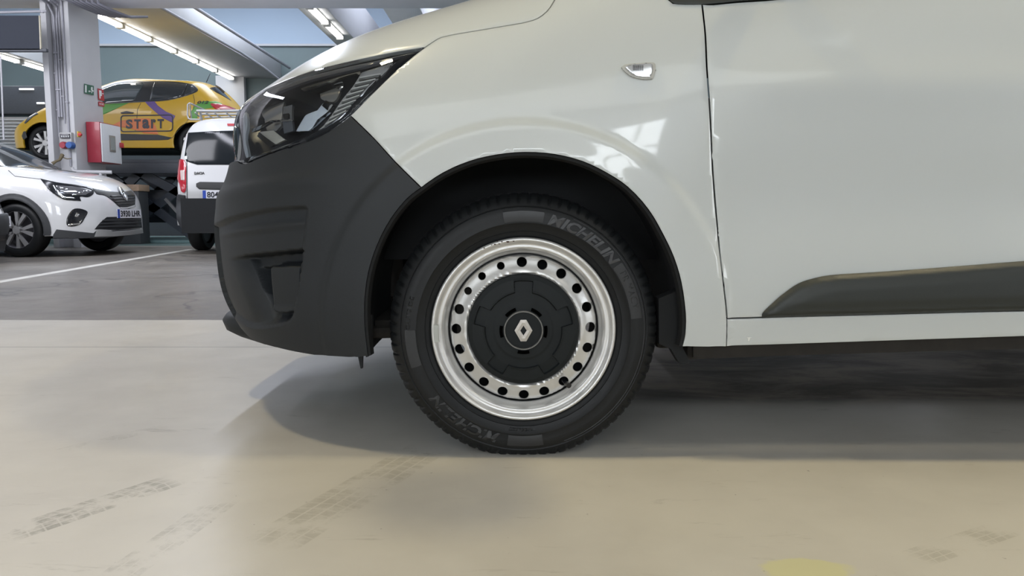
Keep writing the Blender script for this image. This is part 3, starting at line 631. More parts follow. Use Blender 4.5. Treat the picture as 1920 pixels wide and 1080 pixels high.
ty=lathe(tp,1280,WCX,WCZ,Y0,'tyre',RUB,wh,35,fn=tread,label='black rubber tyre with grooved shoulder')
def arcmap(a0,a1,r0,r1,y0,dep):
    def fn(x,y,d):
        a=math.radians(a0+(a1-a0)*x); r=r0+(r1-r0)*y; yy=y0-.004*math.sin(y*math.pi); return (WCX+r*math.cos(a),Y0+yy-d*dep,WCZ+r*math.sin(a))
    return fn
def sub(v,f,k=3): return v,f
text_on('MICHELIN','tyre_lettering',arcmap(77.5,36,.2490,.2745,-.0065,.0028),RUBT,ty,bold=.035,shear=.25)
text_on('MICHELIN','tyre_lettering',arcmap(257.5,216,.2500,.2745,-.0065,.0014),mat('faint tyre lettering',(.018,.019,.020),.5),ty,bold=.035,shear=.25)
FAINT=mat('faint tyre lettering',(.018,.019,.020),.5)
text_on('PRIMACY',"tyre_lettering",arcmap(31,11,.255,.272,-.0075,.0015),FAINT,ty)
text_on('OUTSIDE','tyre_lettering',arcmap(180,163,.262,.273,-.0075,.0012),FAINT,ty)
text_on('TUBELESS','tyre_lettering',arcmap(277,262,.232,.240,-.0030,.0012),FAINT,ty)
for a0,a1,r0,r1 in ((100,80,.249,.276),(35,6,.2485,.2755),(-80,-98,.249,.276),(199,180,.2485,.2755)):
    v=[];f=[];k=24
    for i in range(k+1):
        a=math.radians(a0+(a1-a0)*i/k)
        for r,y in ((r0,-.0065),(r0+.001,-.0090),((r0+r1)/2,-.0106),(r1-.001,-.0090),(r1,-.0065)): v.append((WCX+r*math.cos(a),Y0+y,WCZ+r*math.sin(a)))
    for i in range(k):
        for j in range(4): f.append((i*5+j,(i+1)*5+j,(i+1)*5+j+1,i*5+j+1))
    mesh('sidewall_panel',v,f,mat('sidewall panel rubber',(.010,.0108,.012),.42,var=.2),ty,40)
lathe([(.2785,-.0055),(.2795,-.0065),(.2805,-.0053)],300,WCX,WCZ,Y0,'sidewall_rib',RUBT,ty,40,a0=math.radians(-70),a1=math.radians(66))
# steel rim
rp=[(.2085,.022),(.2125,.012),(.2142,.004),(.2138,-.003),(.2115,-.0065),(.2085,-.0072),(.2055,-.0055),(.2030,-.001),(.2010,.003),(.1985,.0045),(.1955,.0050),(.1925,.0042),(.1900,.0050),(.1870,.010),(.1845,.017),(.1825,.024),(.1790,.028),(.1760,.033)]
lathe([(.1762,.030),(.1745,.045),(.1735,.09),(.1720,.185)],120,WCX,WCZ,Y0,'rim_barrel',DARK,wh,50)  # barrel blackened: shade behind the vent holes put into its colour
rim=lathe(rp,220,WCX,WCZ,Y0,'rim',SILV,wh,50)
# disc with twenty vent holes
holes=[]
for x,y in [(979,489),(1017,493),(1051,511),(1079,539),(1097,573),(1105,610),(1100,648),(1081,683),(1056,710),(1020,727),(983,734),(944,729),(910,711),(882,685),(864,651),(857,613),(862,576),(878,541),(904,513),(940,495)]:
    a=math.atan2(-(y-613),x-982); holes.append((a,.0118 if (x,y) not in((940,495),(904,513),(878,541)) else .0090))
def disc(loops,yf,name,m,par,step=.006,thick=0,flip=False):
    V,T,be=cdt(loops,step); r=np.hypot(V[:,0],V[:,1]); y=yf(r,np.arctan2(V[:,1],V[:,0]),V)
    v=np.stack([WCX+V[:,0],Y0+y,WCZ+V[:,1]],-1); f=[tuple(t) for t in T]; n=len(v)
    if thick:
        v=np.vstack([v,v+[0,thick,0]]); f+=[(a,b,b+n,a+n)[::-1] for a,b in be]
    return mesh(name,v,f,m,par,35)
RD=.1565
def dy(r,t,V): return np.interp(r,[.125,.130,.134,.138,.142,.150,.166,.171,.1745],[.020,.008,.0045,.0055,.0085,.013,.019,.024,.040])
loops=[ring(0,0,.1745,160),ring(0,0,.125,120)]+[ring(RD*math.cos(a),RD*math.sin(a),s,20,) for a,s in holes]
disc(loops,dy,'wheel_disc',SILV,rim,.005,thick=.004)
for a,s in holes:  # rolled bright edge of each hole
    x,z=RD*math.cos(a),RD*math.sin(a); yy=float(dy(math.hypot(x,z),0,0)); mb=MB(); k=20; pts=[]
    v=[];f=[]
    for i in range(k):
        t=2*math.pi*i/k; c,s_=math.cos(t),math.sin(t)
        for rr,dd in ((s+.0012,.0006),(s+.0004,-.0008),(s-.0004,.001)):
            X=x+rr*c; Z=z+rr*s_; v.append((WCX+X,Y0+float(dy(math.hypot(X,Z),0,0))+dd,WCZ+Z))
    for i in range(k):
        for j in range(2): f.append((i*3+j,((i+1)%k)*3+j,((i+1)%k)*3+j+1,i*3+j+1))
    mesh('vent_rim',v,f,SILV,rim,40)
# hub cover: raised outer ring, recessed five-lobed plateau
def gear(t):
    d=np.abs(((np.degrees(t)-90+36)%72)-36); return .0875+(.113-.0875)*sstep(13.5,10.5,d)
def cy(r,t,V):
    g=gear(t); base=np.interp(r,[0,.05,.09,.118,.1285,.1302],[-.013,-.012,-.009,-.004,.001,.014]); rec=sstep(g+.0028,g-.0002,r)
    lip=np.exp(-((r-g-.003)/.002)**2)*.0012
    return base+.0062*rec-lip-.0015*sstep(.070,.066,r)
tt=np.linspace(0,2*math.pi,720,endpoint=False); gl=np.stack([np.cos(tt)*gear(tt),np.sin(tt)*gear(tt)],-1)
hl=[ring(0,0,.1302,240),gl*0+gl,np.stack([np.cos(tt)*(gear(tt)+.0028),np.sin(tt)*(gear(tt)+.0028)],-1)]
def cover():
    V,T,be=[],[],[]; rs=sorted(set(np.round(np.concatenate([np.linspace(.0,.13,50),np.linspace(.084,.118,46),[.1302]]),5))); k=720; v=[];f=[]
    for r in rs:
        y=cy(np.full(k,r),tt,None)
        for i in range(k): v.append((WCX+r*math.cos(tt[i]),Y0+y[i],WCZ+r*math.sin(tt[i])))
    for j in range(len(rs)-1):
        for i in range(k): f.append((j*k+i,(j+1)*k+i,(j+1)*k+(i+1)%k,j*k+(i+1)%k))
    return mesh('hub_cover',v,f,HUB,wh,50)
hc=cover()
lathe([(.0455,-.0065),(.0455,-.0125),(.0445,-.0145),(.0430,-.0145),(.0422,-.0125),(.0420,-.009)],100,WCX,WCZ,Y0,'trim_ring',mat('dirty chrome ring',(.20,.20,.19),.45,metal=.3,var=.5,scale=300),hc,60)
lathe([(.0422,-.0108),(.02,-.0112),(.0,-.0112)],80,WCX,WCZ,Y0,'badge_disc',mat('badge black',(.008,.010,.011),.5,spec=.2),hc,60)
for a in (90-35,90+35,-3,183,-90):
    lathe([(.0480,-.0092),(.0485,-.0126),(.0550,-.0126),(.0555,-.0090)],24,WCX,WCZ,Y0,'slot',mat('slot black',(.001,.001,.001),.9,spec=0),hc,30,a0=math.radians(a-15),a1=math.radians(a+15))
# diamond emblem: two folded bands round an open centre
def dia(w,h,c): return [(-c,h),(c,h),(w,0),(c,-h),(-c,-h),(-w,0)]
o_=dia(.0205,.0250,.0065); i_=[(0,.0115),(0,.0115),(.0075,0),(0,-.0115),(0,-.0115),(-.0075,0)]
m_=[((a[0]+b[0])/2,(a[1]+b[1])/2) for a,b in zip(o_,i_)]
v=[];f=[]
for ringp,d in ((o_,-.0112),(o_,-.0135),(m_,-.0146),(i_,-.0135),(i_,-.0112)):
    for x,z in ringp: v.append((WCX+x,Y0+d,WCZ+z))
for k in range(4):
    for i in range(6): f.append((k*6+i,k*6+(i+1)%6,(k+1)*6+(i+1)%6,(k+1)*6+i))
mesh('emblem',v,f,DULLC,hc,label='worn chrome diamond emblem')
# behind the holes
lathe([(.0,.085),(.105,.085),(.112,.082),(.112,.14)],60,WCX,WCZ,Y0,'brake_drum',mat('rusty brake grey',(.05,.042,.036),.8,var=.4),wh,40)
lathe([(.10,.120),(.168,.120),(.168,.125)],40,WCX,WCZ,Y0,'vent_blocker',DARK,wh,40,a0=math.radians(0),a1=math.radians(200))  # added half disc keeps far light out of the upper vent holes
mb=MB(); mb.box((WCX-.16,Y0+.05,WCZ-.03),(WCX-.10,Y0+.13,WCZ+.11),.01); mb.out('brake_caliper',UNDER,wh)
# valve and balance weight
mb=MB(); a=at(1058,716,1.79); b=at(1067,723,1.765); mb.tube([a+[0,.012,0],a,(a+b)/2,b],[.0055,.005,.006,.0065],10); mb.out('valve',GLOSSB,rim,50)
mb=MB(); 
for i in range(6):
    t0=math.radians(176.5+i*1.9); t1=math.radians(176.5+(i+1)*1.9)
    mb.prism([(WCX+r*math.cos(t),Y0-.0105,WCZ+r*math.sin(t)) for r,t in ((.197,t0),(.208,t0),(.208,t1),(.197,t1))],(0,.012,0))
mb.out('balance_weight',mat('pale lead',(.42,.43,.40),.45),rim)
# chips on the rim edge
mb=MB()
for px,py,s in ((952,453,3.5),(941,453,2),(936,457,2),(928,458,2.5),(933,452,1.6),(908,465,2),(963,452,2),(922,459,1.5)):
    p=at(px,py,1.776); mb.prism([(p[0]+s*.0007*math.cos(k)*1.5,Y0-.0078,p[2]+s*.0006*math.sin(k)) for k in (0,1.1,2.2,3.1,4.3,5.4)],(0,.004,0))
mb.out('paint_chips',mat('rust brown',(.06,.03,.02),.8),rim)
def copy_tree(o,parent=None,mb_=None):
    c=o.copy(); COL.objects.link(c)
    if parent is not None: c.parent=parent
    for ch in list(o.children): copy_tree(ch,c)
    return c
WP=[o for o in van.children if o not in WPARTS]
for dx,far in ((2.81,0),(0,1),(2.81,1)):
    for o in WP:
        c=copy_tree(o,van); c.rotation_euler=(0,0,math.pi if far else 0); c.location=(2*WCX+dx,5.27,0) if far else (dx,0,0)
        for k in ('label',):
            if k in c: del c[k]
print('wheel',round(time.time()-T_START,1))
# ------------------------------------------------------------------ hall structure
PAINT=mat('lavender grey painted steel',(.80,.79,.86),.55,var=.08,scale=3)
PAINT2=mat('light grey painted concrete',(.50,.50,.52),.6,var=.06,scale=3)
TEAL=mat('teal grey wall paint',(.145,.19,.20),.6,var=.08,scale=1)
BLUE=mat('daylit pale blue wall',(.39,.48,.60),.7,var=.04,scale=1)  # daylight on the upper wall put into its pale blue
CEIL=mat('white ceiling board',(.55,.55,.56),.8,var=.05,scale=1)
def struct(name,mb,m,sm=False): o=mb.out(name,m,None,sm); o['kind']='structure'; return o
mb=MB(); mb.box((-20,21,0),(9,21.3,4.90)); struct('wall_back',mb,TEAL)
mb=MB(); mb.box((-20,20.96,4.93),(9,21.3,6.2)); struct('wall_back_upper',mb,BLUE)
mb=MB(); mb.box((-20,20.9,4.88),(9,21.0,4.94),.01); struct('trim_1',mb,PAINT2)
mb=MB(); mb.box((-20,11.8,6.2),(9,21.3,6.4)); struct('ceiling',mb,CEIL)
mb=MB(); mb.box((-20,-12,4.6),(30,12.5,4.8)); struct('ceiling_2',mb,CEIL)
mb=MB(); mb.box((-20,11.8,3.71),(9,12.46,4.6),.02); mb.box((-20,11.74,3.95),(9,11.8,3.98),.005); struct('cross_beam',mb,PAINT,30)
# wall behind the camera: middle window mirrored in the paint, outer two added fill
WX=[(-8.0,-4.2,1.2,3.2),(-.8,2.2,1.5,3.1),(9.7,13.5,1.2,3.2)]
mb=MB(); mb.box((-20,-9.3,0),(20,-9,1.2)); mb.box((-20,-9.3,3.2),(20,-9,4.6)); e_=[-20]+[q for w in WX for q in w[:2]]+[20]
for k in range(0,8,2): mb.box((e_[k],-9.3,1.2),(e_[k+1],-9,3.2))
mb.box((-.8,-9.3,1.2),(2.2,-9,1.5)); mb.box((-.8,-9.3,3.1),(2.2,-9,3.2)); struct('wall_front',mb,PAINT2)
for n_,(x0,x1,z0,z1) in enumerate(WX):
    t=thing('window_%d'%(n_+1),((x0+x1)/2,-9.2,z0)); t['kind']='structure'; st=(x1-x0)/(7 if x1-x0<3.2 else 8)
    mb=MB(); mb.box((x0,-9.2,z0),(x1,-9.18,z1)); mb.out('pane',mat('daylit fill pane',(.6,.7,.8),.2,emit=(.9,.95,1),es=15.0),t)  # pane glow raised as fill for the van side
    for k in range(int((x1-x0)/st+.5)): mb=MB(); mb.box((x0+k*st,-9.17,z0),(x0+k*st+.05,-9.12,z1)); mb.out('bar',mat('window bar',(.03,.03,.035),.5),t)
    k=0
    while z0+k*st<z1: mb=MB(); mb.box((x0,-9.18,z0+k*st*.6),(x1,-9.13,z0+k*st*.6+.04)); mb.out('bar',mat('window bar',(.03,.03,.035),.5),t); k+=1
# running beams that carry the tube lamps
mb=MB(); mb.box((-7.34,12.46,4.06),(-6.12,21,4.5),.02); struct('beam',mb,PAINT2,30)
mb=MB(); mb.box((-3.72,12.46,4.06),(-3.22,21,5.0),.02); struct('beam_2',mb,PAINT2,30)
mb=MB(); mb.box((-11.6,12.46,4.06),(-11.2,21,4.4),.02); struct('beam_3',mb,PAINT2,30)
mb=MB(); mb.box((-2.4,12.46,4.3),(-1.7,21,6.2),.02); struct('beam_4',mb,PAINT,30)
# steel and concrete column with conduits
mb=MB()
for a,b in (((-7.11,12.0,0),(-7.02,12.4,3.75)),((-6.80,12.0,0),(-6.68,12.86,3.75)),((-7.11,12.16,0),(-6.7,12.4,3.75))): mb.box(a,b,.008)
struct('column',mb,PAINT2,30)
mb=MB(); mb.box((-7.8,20.78,0),(-7.05,20.95,4.1),.02); struct('column_2',mb,PAINT2,30)
GP=mat('grey conduit plastic',(.33,.33,.37),.45,var=.05)
for nn,(x,y,z0,z1,r,bend) in zip(('second','third','fourth','rightmost','leftmost'),((-6.955,12.09,2.0,3.5,.018,-.05),(-6.91,12.08,2.0,3.45,.016,.05),(-6.87,12.08,1.9,3.5,.014,.03),(-6.765,11.985,1.25,3.62,.016,.0),(-6.985,12.1,1.7,3.6,.012,-.04))):
    mb=MB(); mb.tube([(x,y,z0),(x,y,z1),(x+bend*.4,y-.02,z1+.08),(x+bend,y-.06,z1+.18),(x+bend,y-.26,z1+.22)],r,8)
    for z in (z0+.4,z0+.95): mb.box((x-r*1.5,y-r*1.6,z),(x+r*1.5,y+r,z+.02),.003)
    o=mb.out('conduit',GP,None,50); props(o,nn+' of the five grey conduits running up the column front','pipe','conduits on the column')
# bundle of bent pipes under the cross beam, right of the column
for i in range(7):
    x=-6.62+i*.085; mb=MB(); mb.tube([(x-.05,11.76,4.2),(x-.03,11.76,3.85),(x+.0,11.78,3.69-.012*i),(x+.10,12.0,3.64-.012*i),(x+.22,12.3,3.60-.01*i),(x+.34,12.6,3.62)],.020,8)
    o=mb.out('bent_pipe',mat('dull grey pipe',(.22,.22,.26),.5),None,60); props(o,('leftmost','second','third','fourth','fifth','sixth','rightmost')[i]+' of the seven grey pipes bending under the cross beam','pipe','bent pipes under the beam')
mb=MB(); mb.tube([(-6.10,12.5,4.08),(-6.08,14.5,4.07),(-6.0,17.5,4.05),(-5.9,18.8,3.95),(-5.55,20.1,3.6)],.03,8); o=mb.out('ceiling_pipe',GP,None,60); props(o,'pale pipe running along the ceiling beam edge towards the back','pipe')
mb=MB(); mb.tube([(-5.85,12.5,4.30),(-5.85,20.8,4.30)],.035,8); o=mb.out('ceiling_pipe',GP,None,60); props(o,'straight pipe hung above the long bent ceiling pipe','pipe')
mb=MB(); mb.tube([(-6.72,11.93,1.22),(-6.70,11.93,1.17),(-6.64,11.95,1.16),(-6.2,12.1,1.16)],.028,10); mb.tube([(-6.35,12.05,1.16),(-6.35,12.1,.6)],.026,8); o=mb.out('drain_pipe',PAINT2,None,50); props(o,'pale pipe elbow at the column below the red cabinet','pipe')
# tube lamps: body, tube, end caps
TUBE=mat('lit fluorescent tube',(1,1,1),.5,emit=(1,.98,.93),es=9.0)
LBODY=mat('lamp body white',(.75,.74,.70),.5)
def tube_lamp(x,y,z,L,label,group):
    t=thing('tube_lamp',(x,y,z),label,'lamp',group)
    mb=MB(); mb.box((x+.02,y,z-.0),(x+.15,y+L-.03,z+.06),.008); mb.out('lamp_body',LBODY,t,30)
    mb=MB(); mb.tube([(x+.06,y+.04,z-.035),(x+.06,y+L-.07,z-.035)],.026,10); mb.out('tube',TUBE,t,50)
    mb=MB(); mb.tube([(x+.13,y+.04,z-.035),(x+.13,y+L-.07,z-.035)],.022,10); mb.out('tube',TUBE,t,50)
    for yy in (y,y+L-.07): mb=MB(); mb.box((x+.02,yy,z-.07),(x+.16,yy+.04,z),.006); mb.out('end_cap',LBODY,t,30)
def row(ratio_x,ys,z,name,lab,grp):
    for i,y in enumerate(ys):
        tube_lamp(ratio_x,y,z,1.15,lab[i],grp)
nth=['nearest','second','third','fourth','fifth','sixth']
row(-7.42,[13.75+1.16*i for i in range(6)],4.03,'',[f'{n} of six lit tube lamps in the row right of the column' for n in nth],'tube lamps right of the column')
row(-11.55,[16.0+1.24*i for i in range(3)],4.03,'',[f'lit tube lamp in the row left of the column, {n} of three' for n in nth[:3]],'tube lamps left of the column')
row(-3.52,[13.5+1.24*i for i in range(2)],4.03,'',[f'lit tube lamp above the white bonnet, {n} of two' for n in ('upper','lower')],'tube lamps above the bonnet')
# hanging dark board, left
t=thing('hanging_board',(-7.3,11.5,2.9),'dark slate board hanging at the upper left beside the column','board')
mb=MB(); a_=at(-60,94,11.4); b_=at(72,29,11.4); mb.box((a_[0],11.4,a_[2]),(b_[0],11.44,b_[2]),.005); mb.out('board',mat('dark slate board',(.045,.050,.065),.85,spec=.2),t,30)
mb=MB(); mb.prism([at(72.5,29,11.39),at(73.8,29,11.39),at(76.5,92,11.39),at(75,92,11.39)],(0,.03,0)); mb.out('edge_strip',mat('cream edge',(.6,.55,.42),.4),t)
mb=MB(); mb.box(at(-60,97,11.4),at(91,92,11.46),.008); mb.out('lower_rail',mat('dark rail',(.05,.055,.07),.5),t,30)
mb=MB(); mb.tube([at(0,24,11.4)+[-.2,0,0],at(88,21,11.4)],.018,8); mb.tube([at(80,24,11.4),at(80,20,11.4)],.02,8); o=mb.out('ceiling_pipe',GP,None,50); props(o,'thin horizontal pipe just above the hanging dark board','pipe')
mb=MB(); mb.tube([at(1,105,11),at(4,180,11),at(7,262,11)],.011,6); o=mb.out('hanging_cable',mat('pale cable',(.45,.45,.48),.5),None,50); props(o,'thin pale cable hanging at the far left edge','cable')
# left background: service duct, lower panels
mb=MB(); mb.box((-13.5,16.6,2.60),(-9.2,17.2,3.18),.03); DUCT=o=mb.out('service_duct',mat('dark duct',(.05,.055,.065),.35,var=.2),None,30); props(o,'dark horizontal duct behind the column above the yellow car nose','duct')
for xx,zz,ww in ((-10.35,3.09,.30),(-10.0,2.80,.16)):
    mb=MB(); mb.box((xx,16.57,zz),(xx+ww,16.6,zz+.035),.004); mb.out('duct_glint',mat('small white glint',(1,1,1),.4,emit=(1,1,1),es=.9),DUCT)  # glowing bars stand for lights reflected in the dark duct
mb=MB(); mb.box((-13.5,16.7,1.9),(-9.2,17.1,2.55),.02)
for k in range(8): mb.box((-13.4,16.62,1.98+k*.07),(-9.3,16.7,2.0+k*.07),.003)
o=mb.out('wall_cabinet',mat('pale shutter',(.42,.42,.42),.45),None,30); props(o,'pale slatted shutter below the dark duct at far left','shutter')
# grid window low at the left edge
t=thing('grid_window',(-11.3,16.4,1.5),'bright window with dark grid bars at the far left edge','window')
mb=MB(); mb.box((-12.6,16.5,1.3),(-10.85,16.55,2.3)); mb.out('pane',mat('daylit pane',(.5,.6,.72),.2,emit=(.6,.72,.9),es=.5),t)
for k in range(9): mb=MB(); x=-12.5+k*.2; mb.box((x,16.44,1.3),(x+.035,16.5,2.3)); mb.out('bar',mat('window bar',(.03,.03,.035),.5),t)
for k in range(5): mb=MB(); z=1.3+k*.24; mb.box((-12.6,16.42,z),(-10.85,16.47,z+.035)); mb.out('bar',mat('window bar',(.03,.03,.035),.5),t)
# ---- signs and boxes on the column: its right face lies at X=-6.68
def sf(px,py,X=-6.672):
    d=ray(px,py); return np.array([0,0,H])+d*(X/d[0])
def plate(name,q,m,parent,th=.004,X=-6.672):
    mb=MB(); mb.prism([sf(x,y,X) for x,y in q],(th,0,0)); return mb.out(name,m,parent)
WSG=mat('sign white',(.72,.74,.74),.5); RSG=mat('sign red',(.42,.035,.045),.45)
t=thing('exit_sign',sf(167,168),'green emergency exit sign with white running figure and arrow','sign')
plate('sign_plate',[(158,157),(175.5,161),(175.5,178.5),(158,175)],mat('sign green',(.035,.13,.08),.5),t)
plate('door_symbol',[(159,159.5),(161.8,160),(161.8,173.5),(159,173)],WSG,t,.006)
plate('arrow',[(165,171),(167,169.2),(167,170.3),(169.3,170.7),(169.3,172.4),(167,172),(167,173.2)],WSG,t,.006)
plate('running_figure',[(170.3,163.6),(172.3,162.6),(173.2,165),(172.8,168),(174.8,170),(174.6,172.2),(172.4,171),(172.0,174.8),(170.8,174.6),(171.2,170),(170,168)],WSG,t,.006)
t=thing('fire_hose_sign',sf(189,178),'red fire hose sign above a small red lettered plate','sign')
plate('sign_plate',[(183,165.5),(193.8,168.5),(195.2,189.5),(184.4,187)],RSG,t)
plate('hose_symbol',[(185,169),(189.5,170),(190.5,180),(188,180),(188,185),(186.3,184.6)],WSG,t,.006)
plate('hose_symbol',[(191,174.5),(193.5,175.2),(193.3,176.8),(191,176.2)],WSG,t,.006)
plate('sign_plate',[(184.5,190),(194.8,192.5),(195.3,200.5),(184.8,198)],RSG,t)
def sgn(x,y,d): p=sf(186+8*x,196.3+1.4*x-(3.6)*y); return p+[.004+d*.002,0,0]
text_on('HOSE','lettering',sgn,WSG,t)
t=thing('fire_hose_cabinet',sf(196,307),'red fire hose cabinet with white glazed door on the column','cabinet')
a=sf(166,229,-6.67); 
mb=MB(); mb.box((-6.67,12.30,1.325),(-6.46,12.92,1.955),.006); mb.out('cabinet_box',mat('cabinet red',(.33,.025,.045),.35,coat=.3),t,30)
mb=MB(); mb.box((-6.458,12.315,1.335),(-6.44,12.915,1.94),.006); d=mb.out('cabinet_door',mat('cabinet white',(.68,.69,.72),.4),t,30)
mb=MB(); mb.box((-6.441,12.54,1.51),(-6.43,12.72,1.77),.006); mb.out('door_window_frame',mat('brownish frame',(.24,.22,.20),.4),d,30)
mb=MB(); mb.box((-6.432,12.565,1.54),(-6.427,12.695,1.74),.003); mb.out('door_window',mat('greenish pane',(.26,.28,.27),.15),d)
mb=MB(); mb.box((-6.44,12.86,1.60),(-6.41,12.95,1.68),.005); mb.out('latch',RSG,d,30)
t=thing('socket_box',at(124,265,11.97),'grey power socket box with red and blue sockets on the column','socket box')
mb=MB(); mb.box(at(112,280,11.93),at(138,249,12.0),.01); mb.out('box',mat('box grey',(.40,.40,.40),.5),t,30)
mb=MB(); mb.box(at(112,259,11.90),at(132,251,11.94),.006); mb.out('fuse_window',mat('fuse window',(.12,.12,.13),.2),t,30)
for k in range(4): mb=MB(); mb.box(at(115+k*4,257,11.885),at(117.5+k*4,254.5,11.90)); mb.out('breaker',WSG,t)
for px,c,nm in ((117,(.30,.03,.05),'red_socket'),(129,(.03,.10,.32),'blue_socket')):
    p=at(px,272,11.86); lathe([(.0,-.03),(.045,-.03),(.055,.0),(.055,.07)],20,p[0],p[2],11.88,nm,mat(nm,c,.4),t)
t=thing('emergency_stop',at(154,252,11.9),'yellow emergency stop box with red button on the column','switch')
mb=MB(); mb.box(at(144.5,257,11.93),at(152.5,247,12.02),.01); mb.out('box',mat('stop yellow',(.55,.36,.03),.4),t,30)
p=at(148.5,252,11.9); lathe([(0,-.02),(.025,-.018),(.028,.0),(.02,.03)],16,p[0],p[2],11.92,'button',mat('button red',(.5,.02,.02),.4),t)
mb=MB(); mb.tube([at(117,290,11.92),at(112,300,11.86),at(104,303,11.8),at(98,307,11.78)],[.03,.02,.02,.03],8); mb.tube([at(118,295,11.92),at(126,298,11.9),at(134,297,11.93)],.008,6); o=mb.out('hose_nozzle',mat('brass and black',(.14,.11,.06),.5),None,50); props(o,'air hose nozzle hooked low on the column front','nozzle')
# ---- scissor lift
NAVY=mat('dark navy lift steel',(.022,.028,.038),.5,var=.25,scale=6)
t=thing('scissor_lift',(-7,14.8,0),'dark navy scissor lift raised under the yellow car','lift')
def beam(a,b,w,h,mb):
    a=np.array(a,float); b=np.array(b,float); d=b-a; d/=np.linalg.norm(d); n=np.cross(d,[0,1,0]); n/=np.linalg.norm(n)
    mb.prism([a+n*h/2,b+n*h/2,b-n*h/2,a-n*h/2],(0,w,0))
for y in (13.95,15.35):
    mb=MB(); mb.box((-9.3,y-.25,1.36),(-4.9,y+.25,1.46),.01); mb.box((-9.3,y-.27,1.22),(-4.9,y-.2,1.40),.01); mb.out('platform',NAVY,t,30)
    for (a,b) in (((-8.6,.12),(-7.2,.72)),((-8.6,.72),(-7.2,.12)),((-8.6,.72),(-7.2,1.3)),((-8.6,1.3),(-7.2,.72)),((-7.3,1.3),(-5.7,.10)),((-6.55,1.3),(-7.35,.55)),((-5.4,1.3),(-6.7,.40)),((-6.7,1.3),(-5.3,.55))):
        mb=MB(); beam((a[0],y-.1,a[1]),(b[0],y-.1,b[1]),.06,.15,mb); mb.out('scissor_arm',NAVY,t)
    mb=MB(); beam((-6.15,y-.16,.78),(-5.55,y-.16,.08),.05,.05,mb); mb.out('hydraulic_rod',mat('worn steel rod',(.22,.22,.22),.35,metal=.6),t)
mb=MB(); mb.box((-9.2,13.6,0),(-5.0,15.9,.05),.01); mb.out('base_plate',mat('lift base teal',(.10,.17,.17),.5),t,30)
mb=MB(); mb.box((-7.0,14.3,.35),(-6.3,14.9,.95),.02); mb.out('motor_housing',NAVY,t,30)
for q in ((-6.60,13.7,.86,.16),(-5.78,13.8,.52,.10)): mb=MB(); mb.box((q[0],q[1]-.02,q[2]-.04),(q[0]+q[3],q[1]+.05,q[2]+.05),.02); mb.out('work_light',mat('dull light glass',(.45,.47,.42),.2),t,30)
mb=MB(); mb.box((-12,17.5,0),(-3.0,17.6,2.3)); o=mb.out('rear_partition',mat('dark blue grey partition',(.05,.062,.075),.6,var=.2,scale=2),None); o.name='wall_partition'; o['kind']='structure'
t=thing('tool_cabinet',(-6.4,13.2,0),'dark tool cabinet with wooden top behind the white crossover nose','cabinet')
mb=MB(); mb.box((-7.6,13.2,0),(-6.33,13.55,.90),.01); mb.out('body',mat('cabinet dark grey',(.045,.048,.052),.5),t,30)
mb=MB(); mb.box((-7.6,13.18,.90),(-6.31,13.57,1.01),.01); mb.out('worktop',mat('light wood',(.36,.25,.17),.5,var=.2),t,30)
mb=MB(); mb.box((-6.47,13.17,.55),(-6.38,13.19,.82),.002); mb.out('paper_sheet',WSG,t)
# ------------------------------------------------------------------ other vehicles
def Mx(tx,ty,tz,yaw,mir):
    c,s=math.cos(yaw),math.sin(yaw); R=np.array([[c,-s,0],[s,c,0],[0,0,1.]])@np.diag([-1 if mir else 1,1,1.]); M=np.eye(4); M[:3,:3]=R; M[:3,3]=(tx,ty,tz); return M
def body_loop(S,zb,arches,r):
    pts=[(0,skin_uz(S,0,zb))]; a0=skin_ux(S,S.L[S.nv//3,0,0])
    u_lin=lambda x: skin_ux(S,x)
    for xc,zc in arches:
        h=math.sqrt(max(r*r-(zb-zc)**2,0)); t0=math.atan2(zb-zc,-h); t1=math.atan2(zb-zc,h)
        t0=t0 if t0>0 else t0+2*math.pi
        # leading straight
        u0=pts[-1][0]; u1=u_lin(xc-h)
        for k in range(1,10): u=u0+(u1-u0)*k/10; pts.append((u,skin_uz(S,u,zb)))
        for t in np.linspace(t0,t1,18):
            u=u_lin(xc+r*math.cos(t)); pts.append((u,skin_uz(S,u,zc+r*math.sin(t))))
    u0=pts[-1][0]
    for k in range(1,12): u=u0+(S.nu-1.01-u0)*k/11; pts.append((u,skin_uz(S,u,zb)))
    pts+=[(S.nu-1.01,S.nv-1.01),(0,S.nv-1.01)]
    return np.array(pts)
